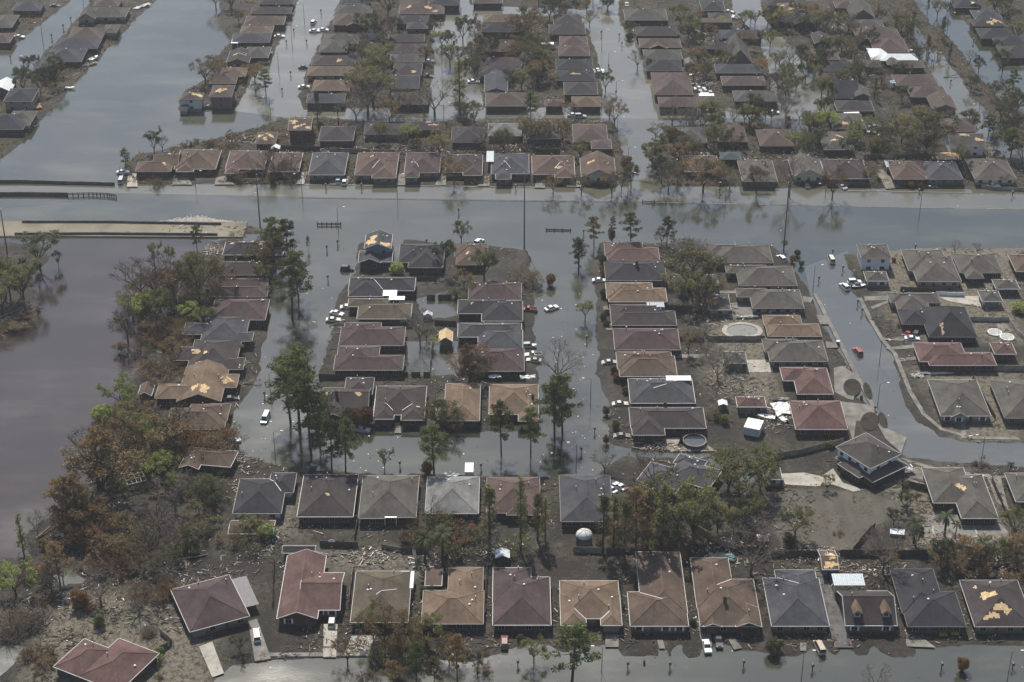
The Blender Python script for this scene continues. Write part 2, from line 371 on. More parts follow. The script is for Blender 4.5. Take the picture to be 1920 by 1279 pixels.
DW = [  # driveways and slabs: polygon in pixels, material, height
 ([(607,1170),(633,1170),(630,1232),(606,1232)],'concl'),([(660,1190),(705,1190),(690,1228),(645,1228)],'concl'),
 ([(373,1212),(398,1203),(420,1262),(398,1270)],'concl'),([(465,1165),(482,1160),(508,1235),(478,1240)],'conc'),
 ([(1135,1190),(1160,1190),(1160,1213),(1135,1213)],'conc'),([(1305,1160),(1330,1160),(1335,1212),(1318,1214)],'conc'),
 ([(1365,1197),(1378,1197),(1392,1215),(1376,1218)],'conc'),([(1527,1060),(1556,1095),(1600,1214),(1565,1214)],'conc_dark'),
 ([(1698,1185),(1736,1200),(1755,1214),(1700,1212)],'conc'),([(1232,1200),(1243,1200),(1247,1216),(1236,1216)],'conc'),
 ([(1500,1205),(1512,1205),(1512,1220),(1500,1220)],'conc'),
 ([(1465,888),(1508,886),(1540,893),(1562,878),(1580,905),(1620,918),(1600,922),(1560,908),(1530,912),(1472,908)],'concl'),
 ([(1688,870),(1735,878),(1750,905),(1738,918),(1705,900)],'conc'),([(1750,960),(1870,975),(1920,1030),(1740,1020),(1722,985)],'conc'),
 ([(1848,888),(1876,893),(1892,960),(1868,940)],'conc'),
 ([(1570,752),(1640,760),(1650,782),(1605,790),(1600,830),(1585,780)],'conc'),([(1563,690),(1580,686),(1612,706),(1600,750),(1590,748),(1565,735)],'conc'),
 ([(1645,795),(1700,820),(1690,850),(1660,822)],'conc'),
 ([(1400,675),(1447,674),(1450,698),(1400,698)],'concl'),([(1262,664),(1330,664),(1330,671),(1262,671)],'conc'),
 ([(1372,568),(1412,566),(1412,592),(1372,592)],'conc'),([(1325,545),(1395,545),(1390,550),(1330,550)],'conc'),
 ([(1530,590),(1550,592),(1556,608),(1538,608)],'conc'),([(1548,640),(1568,642),(1572,652),(1550,652)],'conc'),([(1505,555),(1525,558),(1520,568),(1506,566)],'conc'),
 ([(1620,556),(1670,554),(1672,562),(1622,564)],'conc'),([(1632,575),(1668,562),(1670,566),(1636,580)],'conc'),([(1660,652),(1722,645),(1724,652),(1668,656)],'conc'),
 ([(1680,672),(1720,668),(1722,674),(1684,678)],'conc'),([(1650,636),(1700,640),(1720,634),(1700,630)],'conc'),
 ([(1755,555),(1835,555),(1840,575),(1780,565)],'concl'),([(1800,742),(1806,742),(1812,822),(1803,822)],'conc'),
 ([(1869,608),(1888,608),(1896,622),(1876,622)],'conc'),
 ([(1215,824),(1300,818),(1345,846),(1260,846)],'woodl'),([(1278,815),(1290,812),(1300,835),(1270,838)],'conc'),
 ([(740,792),(750,792),(752,812),(740,812)],'conc'),([(1130,575),(1145,572),(1142,580),(1132,582)],'conc'),([(1134,607),(1150,607),(1150,618),(1136,618)],'conc'),
 ([(240,325),(256,325),(258,350),(238,350)],'concl'),([(330,335),(352,330),(360,346),(322,346)],'conc'),([(405,333),(422,330),(440,346),(402,346)],'conc'),
 ([(565,322),(577,322),(570,345),(555,345)],'concl'),([(620,330),(655,330),(652,346),(618,346)],'conc'),([(745,325),(760,325),(760,347),(742,347)],'conc'),
 ([(825,330),(836,330),(836,347),(815,347)],'conc'),([(905,330),(918,330),(918,349),(895,349)],'conc'),([(1005,335),(1022,335),(1022,352),(1003,352)],'conc'),
 ([(1060,340),(1088,340),(1090,350),(1062,350)],'concl'),([(1640,318),(1655,318),(1690,352),(1662,354)],'conc'),([(1740,335),(1752,335),(1760,352),(1745,352)],'conc'),
]
for poly, mk in DW: sheet('driveway' if mk != 'woodl' else 'deck', poly, .37, M[mk])
def oval(cx, cy, rx, ry, tilt=0):
    return [(cx+rx*math.cos(a)*math.cos(tilt)-ry*math.sin(a)*math.sin(tilt), cy+rx*math.cos(a)*math.sin(tilt)+ry*math.sin(a)*math.cos(tilt)) for a in [i*math.pi/9 for i in range(18)]]
mudm = plain('dark_verge_mud', (.032, .029, .022), .9, .15, .5, .3)
for ov in (oval(1598,726,17,16,.5), oval(1631,790,17,18,.6), oval(1627,733,7,17,-.35), oval(1655,788,8,16,-.35)): sheet('mud_verge', ov, .40, mudm)
def wallthing(pts, h, wd, mat, label, cat, name, group=None, z0=-.5):
    o = strip(name, pts, wd, z0, h, mat, None)
    b_ = o.data; c = sum((Vector(v.co) for v in b_.vertices), Vector())/len(b_.vertices); c.z = 0
    for v in b_.vertices: v.co -= c
    o.location = c; tag(o, label, cat, group); return o
BW = M['conc_dark']
g = 'concrete flood walls along the canal road'
wallthing([(-40,342),(40,342),(140,345),(215,347)], 1.1, .45, BW, 'long dark concrete wall across the upper canal, farthest of the canal walls', 'wall', 'concrete_wall', g)
wallthing([(-40,366),(60,366),(126,367)], 1.3, .45, BW, 'short dark concrete wall ending where the low timber guardrail begins', 'wall', 'concrete_wall', g)
wallthing([(42,419),(200,419),(415,423)], 1.2, .45, BW, 'dark concrete wall on the far side of the silt-covered canal road', 'wall', 'concrete_wall', g)
wallthing([(28,442),(180,441),(408,443)], 1.2, .45, BW, 'dark concrete wall on the near side of the silt-covered canal road', 'wall', 'concrete_wall', g)
# ------------------------------------------------------------------ houses
COL = {  # roof colour code: (colour word, rgb)
 'R': ('red-brown', (.090,.060,.052)), 'M': ('maroon', (.062,.042,.043)), 'B': ('brown', (.088,.062,.047)), 'T': ('tan-brown', (.135,.096,.066)),
 'D': ('charcoal', (.030,.029,.034)), 'P': ('purple-brown', (.045,.036,.036)), 'G': ('taupe-grey', (.080,.073,.063)), 'L': ('pale grey', (.16,.16,.155)),
 'O': ('olive-brown', (.082,.067,.048)), 'S': ('slate-grey', (.052,.053,.061)), 'W': ('white metal', (.62,.65,.66)), 'X': ('deep red', (.100,.059,.053)),
 'Q': ('dark taupe', (.058,.052,.047)), 'Y': ('bare plywood', (.56,.40,.215)), 'K': ('dark teal', (.06,.085,.085))}
WCOL = {'b': (.060,.043,.036), 'r': (.09,.042,.034), 't': (.17,.15,.12), 'w': (.60,.62,.63), 'g': (.12,.115,.11), 'd': (.06,.052,.048), 's': (.15,.185,.23), 'c': (.42,.40,.34), 'p': (.27,.235,.215)}
PITCHR = .42
def rect_h(r, x, y):
    x0, x1, y0, y1, fm, k, dz = r
    if not (x0-1e-6 <= x <= x1+1e-6 and y0-1e-6 <= y <= y1+1e-6): return -1
    dx = min(x-x0, x1-x); dy = min(y-y0, y1-y)
    return dz+k*(min(dx, dy) if fm == 'h' else dy if fm == 'gx' else dx)
def roof_faces(mb, r, E, cap=None):
    x0, x1, y0, y1, fm, k, dz = r; W = x1-x0; D = y1-y0; z = E+dz; T = .14
    if fm == 'h':
        if W >= D: a = (x0+D/2, (y0+y1)/2, z+k*D/2); b = (x1-D/2-1e-3, (y0+y1)/2, z+k*D/2)
        else: a = ((x0+x1)/2, y0+W/2, z+k*W/2); b = ((x0+x1)/2, y1-W/2-1e-3, z+k*W/2)
        c = [(x0,y0,z),(x1,y0,z),(x1,y1,z),(x0,y1,z)]
        v = c+[a, b]+[(p[0], p[1], z-T) for p in c]
        if W >= D: f = [(0,1,5,4),(1,2,5),(2,3,4,5),(3,0,4)]; hp = [(0,4),(3,4),(1,5),(2,5),(4,5)]
        else: f = [(0,1,4),(1,2,5,4),(2,3,5),(3,0,4,5)]; hp = [(0,4),(1,4),(2,5),(3,5),(4,5)]
        f += [(0,6,7,1),(1,7,8,2),(2,8,9,3),(3,9,6,0),(9,8,7,6)]
        mb.add(v, f)
        if cap is not None:
            for i, j in hp:
                p, q = Vector(v[i]), Vector(v[j])
                if (p-q).length > .5: cap.bar(p+Vector((0,0,.01)), q+Vector((0,0,.01)), .26, .07)
    elif fm in ('gx', 'gy'):
        if fm == 'gx':
            ym = (y0+y1)/2; t = z+k*D/2
            A = [(x0,y0,z),(x1,y0,z),(x1,ym,t),(x0,ym,t)]; B = [(x0,ym,t),(x1,ym,t),(x1,y1,z),(x0,y1,z)]
        else:
            xm = (x0+x1)/2; t = z+k*W/2
            A = [(x0,y0,z),(xm,y0,t),(xm,y1,t),(x0,y1,z)]; B = [(xm,y0,t),(x1,y0,z),(x1,y1,z),(xm,y1,t)]
        for Q in (A, B):
            mb.add(Q+[(p[0], p[1], p[2]-T) for p in Q], [(0,1,2,3),(7,6,5,4),(0,4,5,1),(1,5,6,2),(2,6,7,3),(3,7,4,0)])
        if cap is not None: cap.bar(A[2] if fm == 'gx' else A[1], A[3] if fm == 'gx' else A[2], .28, .07)
    else:  # 'f' nearly flat
        v = [(x0,y0,z),(x1,y0,z),(x1,y1,z+.3),(x0,y1,z+.3)]
        mb.add(v+[(p[0], p[1], p[2]-.2) for p in v], [(0,1,2,3),(7,6,5,4),(0,4,5,1),(1,5,6,2),(2,6,7,3),(3,7,4,0)])
def wall_faces(mb, r, E, ins, i):
    x0, x1, y0, y1, fm, k, dz = r; q = ins+i*.013; x0 += q; x1 -= q; y0 += q; y1 -= q; z = E+dz-.15
    mb.box(x0, x1, y0, y1, -1.2, z)
    if fm == 'gx':
        t = z+k*((y1-y0)/2); ym = (y0+y1)/2
        mb.add([(x0,y0,z),(x0,y1,z),(x0,ym,t),(x1,y0,z),(x1,y1,z),(x1,ym,t)], [(0,2,1),(3,4,5),(0,3,5,2),(1,2,5,4)])
    elif fm == 'gy':
        t = z+k*((x1-x0)/2); xm = (x0+x1)/2
        mb.add([(x0,y0,z),(x1,y0,z),(xm,y0,t),(x0,y1,z),(x1,y1,z),(xm,y1,t)], [(0,1,2),(3,5,4),(0,2,5,3),(1,4,5,2)])
def unit(name, fn, mats):
    mb = MB(); fn(mb); me = bpy.data.meshes.new(name); me.from_pydata(mb.v, [], mb.f)
    for m_ in mats: me.materials.append(m_)
    me.polygons.foreach_set('material_index', mb.m); return me
def _win(mb):
    mb.box(-.5,.5,-.03,.02,0,1,1); mb.box(-.44,-.03,-.05,-.02,.06,.94,0); mb.box(.03,.44,-.05,-.02,.06,.94,0)
WIN = unit('window', _win, [M['glass'], M['frame']])
def _door(mb): mb.box(-.5,.5,-.03,.02,0,1,0); mb.box(-.4,-.05,-.045,-.02,.1,.45,0); mb.box(.05,.4,-.045,-.02,.1,.45,0); mb.box(-.4,.4,-.045,-.02,.55,.92,0)
DOOR = unit('door', _door, [M['wood']])
def _gar(mb):
    for k in range(4): mb.box(-.5,.5,-.05+.004*(k % 2),.02,k*.25+.01,k*.25+.24,0)
GAR = unit('garage_door', _gar, [M['conc']])
SHUT = unit('shutter', lambda mb: mb.box(-.18,.18,-.06,.02,0,1.0), [M['whitep']])
def _pipe(mb): mb.tube((0,0,-.5),(0,0,.75),.09,.09,6,0); mb.tube((0,0,.75),(0,0,1.0),.17,.12,6,1)
PIPE = unit('vent_pipe', _pipe, [M['pipe'], M['whitep']])
def _vent(mb): mb.tube((0,0,-.2),(0,0,.15),.16,.16,7,0); mb.tube((0,0,.15),(0,0,.32),.34,.20,8,1)
VENT = unit('roof_vent', _vent, [M['vent'], M['whitep']])
POST = unit('post', lambda mb: mb.box(-.07,.07,-.07,.07,0,1), [M['whitep']])
def put(name, me, parent, loc, sc=(1,1,1), rz=0):
    o = bpy.data.objects.new(name, me); S.collection.objects.link(o); o.parent = parent
    o.location = loc; o.scale = sc; o.rotation_euler = (0, 0, rz); return o
HOUSES = []   # (ref, px, py, world centre, footprint)
FOOT = []     # world rectangles for keeping litter and trees off roofs
def house(spec, near, rn):
    """spec: dict q=(lf,rf,lb) or r=list of (x0,x1,y0,y1[,form[,pitch]]) px at eave height; c roof colour; w wall colour; E eave height"""
    E = spec.get('E', 2.75); gz = .15
    if 'q' in spec:
        lf, rf, lb = [P(*p, E+gz) for p in spec['q']]
        u = (rf-lf); Wd = u.length; u.normalize(); v = Vector((-u.y, u.x, 0)); Dp = (lb-lf).dot(v); rz = math.atan2(u.y, u.x)
        rs = []
        for r in spec['r']:
            fm = r[4] if len(r) > 4 else 'h'; k = r[5] if len(r) > 5 else PITCHR
            rs.append([r[0]*Wd, r[1]*Wd, r[2]*Dp, r[3]*Dp, fm, k, 0])
        org = lf
    else:
        x0 = min(r[0] for r in spec['r']); y1 = max(r[3] for r in spec['r'])
        org = P(x0, y1, E+gz); rz = 0; rs = []
        for r in spec['r']:
            fm = r[4] if len(r) > 4 else 'h'; k = r[5] if len(r) > 5 else PITCHR
            a = P(r[0], r[3], E+gz)-org; b = P(r[1], r[3], E+gz)-org; c = P(r[0], r[2], E+gz)-org
            rs.append([a.x, b.x, a.y, c.y, fm, k, 0])
    for i, r in enumerate(rs): r[6] = i*.035; r[0] -= .01*i; r[1] += .012*i; r[2] -= .011*i; r[3] += .012*i
    cx = (min(r[0] for r in rs)+max(r[1] for r in rs))/2; cy = (min(r[2] for r in rs)+max(r[3] for r in rs))/2
    for r in rs: r[0] -= cx; r[1] -= cx; r[2] -= cy; r[3] -= cy
    rot = Matrix.Rotation(rz, 3, 'Z'); loc = org+rot@Vector((cx, cy, 0)); loc.z = gz
    root = empty(spec.get('name', 'house'), loc, rz)
    x0 = min(r[0] for r in rs); x1 = max(r[1] for r in rs); y0 = min(r[2] for r in rs); y1 = max(r[3] for r in rs)
    FOOT.append((loc.x, loc.y, math.cos(rz), math.sin(rz), x0, x1, y0, y1))
    word, rc = COL[spec['c']]
    if not near: rc = tuple(c*.82+.004*k for k, c in enumerate(rc)) if max(rc) < .3 else rc     # roofs up the far streets darker and a touch bluer; j = 1+rn.uniform(-.16, .16); rc = tuple(c*j*.92 for c in rc)
    wb, rb, tb, cb = MB(), MB(), MB(), MB()
    ins = spec.get('ins', .5)
    for i, r in enumerate(rs):
        roof_faces(rb, r, E, cb if near and spec['c'] not in 'WY' else None)
        if not (len(spec['r'][i]) > 6): wall_faces(wb, r, E, ins, i)
        z = E+r[6]; t = .13 if near else .1
        X0, X1, Y0, Y1 = r[:4]
        if r[4] != 'gx' : tb.box(X0-t, X0, Y0, Y1, z-.2, z+.015); tb.box(X1, X1+t, Y0, Y1, z-.2, z+.015)
        if r[4] != 'gy': tb.box(X0-t, X1+t, Y0-t, Y0, z-.2, z+.012); tb.box(X0-t, X1+t, Y1, Y1+t, z-.2, z+.012)
        if r[4] == 'gx':
            for X in (X0-t/2, X1+t/2):
                tb.bar((X, Y0, z-.06), (X, (Y0+Y1)/2, z-.06+r[5]*(Y1-Y0)/2), t, .2); tb.bar((X, Y1, z-.06), (X, (Y0+Y1)/2, z-.06+r[5]*(Y1-Y0)/2), t, .2)
        if r[4] == 'gy':
            for Y in (Y0-t/2, Y1+t/2):
                tb.bar((X0, Y, z-.06), ((X0+X1)/2, Y, z-.06+r[5]*(X1-X0)/2), t, .2); tb.bar((X1, Y, z-.06), ((X0+X1)/2, Y, z-.06+r[5]*(X1-X0)/2), t, .2)
    wl = wb.build('wall', M['wall'], root); wc = WCOL[spec.get('w', 'b')]; j = rn.uniform(.8, 1.15); wl.color = (*[c*j for c in wc], 1)
    rf_ = rb.build('roof', M['metal'] if spec['c'] == 'W' else M['ply'] if spec['c'] == 'Y' else M['roof'], root); rf_.color = (*rc, 1)
    tr = tb.build('gutter', M['trim'], root)
    tw = spec.get('t', rn.choice([.34, .42, .2, .08]) if near else rn.choice([.22, .1, .08])); tr.color = (tw, tw, tw*.97, 1)
    if cb.v: cp_ = cb.build('ridge_cap', M['roof'], rf_); cp_.color = (*[c*1.18 for c in rc], 1)
    H_ = lambda x, y: max(rect_h(r, x, y) for r in rs)
    def loc2(px, py, dz=1.0):
        for _ in range(4):
            q = P(px, py, E+gz+dz)-loc; q = rot.transposed()@q; h = H_(q.x, q.y); dz = h if h >= 0 else dz
        return q.x, q.y
    # vents
    nv = spec.get('nv', rn.randint(3, 6) if near else rn.randint(0, 2))
    for i in range(nv):
        r = rs[rn.randrange(len(rs))]
        x = rn.uniform(r[0]+1.5, max(r[0]+1.6, r[1]-1.5)); y = rn.uniform((r[2]+r[3])/2-1, max((r[2]+r[3])/2, r[3]-1.5))
        h = H_(x, y)
        if h < .3: continue
        if i % 2 == 0: put('vent_pipe', PIPE, rf_, (x, y, E+h), (1, 1, 1.25 if near else 1))
        else: put('roof_vent', VENT, rf_, (x, y, E+h))
    if spec.get('ch'):
        for px, py in spec['ch']:
            x, y = loc2(px, py, 2); mbc = MB(); h = max(0, H_(x, y)); mbc.box(x-.4,x+.4,y-.3,y+.3,E-1,E+h+1.5); mbc.box(x-.48,x+.48,y-.38,y+.38,E+h+1.5,E+h+1.65)
            mbc.build('chimney', M['wood'], rf_)
    # bare plywood where shingles blew off
    pts = list(spec.get('pt', []))
    if pts or spec.get('rp'):
        pm = MB(); cell = .42
        todo = []
        for px, py, ax, ay in pts:
            x, y = loc2(px, py); s_ = scale(py, E); todo.append((x, y, ax/s_, ay/s_/.75))
        for i in range(spec.get('rp', 0)):
            r = rs[rn.randrange(len(rs))]; todo.append((rn.uniform(r[0]+1, r[1]-1), rn.uniform(r[2]+1, (r[2]+r[3])/2+1), rn.uniform(.8, 2.2), rn.uniform(.5, 1.3)))
        seen = set()
        for X, Y, ax, ay in todo:
            ph = [rn.uniform(0, 6.28) for _ in range(3)]; pm = MB()
            for a_ in range(int(-ax*1.4/cell), int(ax*1.4/cell)+1):
                for b_ in range(int(-ay*1.4/cell), int(ay*1.4/cell)+1):
                    an = math.atan2(b_*cell/ay, a_*cell/ax)
                    lim = .85+.25*math.sin(2*an+ph[0])+.2*math.sin(3*an+ph[1])+.12*math.sin(7*an+ph[2])
                    if math.hypot(a_*cell/ax, b_*cell/ay) > lim+rn.uniform(-.06,.06): continue
                    x = round((X+a_*cell)/cell); y = round((Y+b_*cell)/cell)
                    if (x, y) in seen: continue
                    q = [((x+i)*cell, (y+k)*cell) for i, k in ((0,0),(1,0),(1,1),(0,1))]
                    hs = [H_(*p) for p in q]
                    if min(hs) < .03: continue
                    seen.add((x, y)); pm.add([(p[0], p[1], E+h+.045) for p, h in zip(q, hs)], [(0,1,2,3)])
            if pm.v: pm.build('bare_plywood_patch', M['ply'], rf_)
    for fx0, fy0, fx1, fy1 in spec.get('fl', []):
        p0 = loc2(fx0, fy0); p1 = loc2(fx1, fy1); fm_ = MB(); pr = None
        for k in range(9):
            x = p0[0]+(p1[0]-p0[0])*k/8; y = p0[1]+(p1[1]-p0[1])*k/8; q = (x, y, E+max(0, H_(x, y))+.07)
            if pr: fm_.bar(pr, q, .15, .04)
            pr = q
        fm_.build('valley_flashing', M['whitep'], rf_)
    for pa in spec.get('pa', []):       # sheet-metal patio cover on posts
        a = P(pa[0], pa[3], E)-loc; b = P(pa[1], pa[3], E)-loc; c = P(pa[0], pa[2], E)-loc
        a, b, c = [rot.transposed()@q for q in (a, b, c)]
        mb = MB(); n = max(3, int((b.x-a.x)/.5)); z = E+.06+(pa[5] if len(pa) > 5 else 0)
        for k in range(n):
            xa = a.x+(b.x-a.x)*k/n; xb = a.x+(b.x-a.x)*(k+.92)/n; mb.box(xa, xb, a.y, c.y, z-.05+.02*(k % 2), z+.03+.02*(k % 2))
        o = mb.build('patio_cover', M['metal'], root); cc = {'w': (.74,.76,.76), 'g': (.30,.36,.40), 'l': (.42,.47,.50)}[pa[4]]; o.color = (*cc, 1)
        for X, Y in ((a.x+.2, a.y+.2), (b.x-.2, a.y+.2)): put('post', POST, root, (X, Y, -.6), (1, 1, z+.5))
    # openings in the walls facing the street
    if not spec.get('nowin'):
        def covered(x, y, me_):
            return any(i != me_ and r[0]+ins < x < r[1]-ins and r[2]+ins < y < r[3]-ins for i, r in enumerate(rs))
        nw = 0
        for i, r in enumerate(rs):
            if len(spec['r'][i]) > 6: continue
            yw = r[2]+ins+i*.013; L_ = r[1]-r[0]-2*ins; k = max(1, int(L_/(3.1 if near else 4.5)))
            for j in range(k):
                x = r[0]+ins+L_*(j+.5)/k
                if covered(x, yw-.2, i) or covered(x, yw+.2, i) and False: continue
                wd = 1.5
                if spec.get('gar') and i == spec['gar'][0] and j == (0 if spec['gar'][1] == 'l' else k-1) and L_ > 4:
                    put('garage_door', GAR, root, (x, yw, -.1), (min(4.6, L_/k*.9), 1, 2.2)); continue
                if nw == 1 and E < 4: put('door', DOOR, root, (x, yw, 0), (1.0, 1, 2.1)); nw += 1; continue
                put('window', WIN, root, (x, yw, .9), (wd, 1, 1.25)); nw += 1
                if near and spec.get('shut'):
                    put('shutter', SHUT, root, (x-wd/2-.2, yw, .8), (1, 1, 1.5)); put('shutter', SHUT, root, (x+wd/2+.2, yw, .8), (1, 1, 1.5))
                if E > 4: put('window', WIN, root, (x, yw, 3.6), (wd*.8, 1, 1.2))
            if near:
                for sx, sg in ((r[0]+ins+i*.013, -1), (r[1]-ins-i*.013, 1)):
                    for fy in (.3, .7):
                        y = r[2]+ins+(r[3]-r[2]-2*ins)*fy
                        if covered(sx+sg*.2, y, i): continue
                        put('window', WIN, root, (sx, y, 1.0 if E < 4 else 3.6), (1.1, 1, 1.1), -math.pi/2 if sg < 0 else math.pi/2)
    for px, py in spec.get('dormer', []):
        x, y = loc2(px, py, 2); h = max(.2, H_(x, y)); d = MB(); d2 = MB()
        d.box(x-.9, x+.9, y-.9, y+2.6, E+h-.6, E+h+1.0)
        d.add([(x-.9,y-.9,E+h+1.0),(x+.9,y-.9,E+h+1.0),(x,y-.9,E+h+1.9)], [(0,1,2)])
        for s_ in (-1, 1):
            Q = [(x,y-1.3,E+h+2.0),(x+s_*1.25,y-1.3,E+h+.85),(x+s_*1.25,y+3.2,E+h+.85),(x,y+3.2,E+h+2.0)]
            d2.add(Q+[(p[0],p[1],p[2]-.12) for p in Q], [(0,1,2,3),(7,6,5,4),(0,4,5,1),(1,5,6,2),(2,6,7,3),(3,7,4,0)])
        dd = d.build('dormer', M['wall'], rf_); dd.color = (.3, .3, .28, 1); e = d2.build('dormer_roof', M['roof'], dd); e.color = (.13,.095,.062,1)
        put('window', WIN, dd, (x, y-.92, E+h-.1), (.9, 1, 1.0))
    px, py = unP(*(loc+Vector((0, 0, E)))); 
    HOUSES.append([root, px, py, spec, word, len(rs), E])
    return root
def h(c, *rs, **k): d = dict(c=c, r=list(rs)); d.update(k); return d
GAB = 'gx'; GY = 'gy'
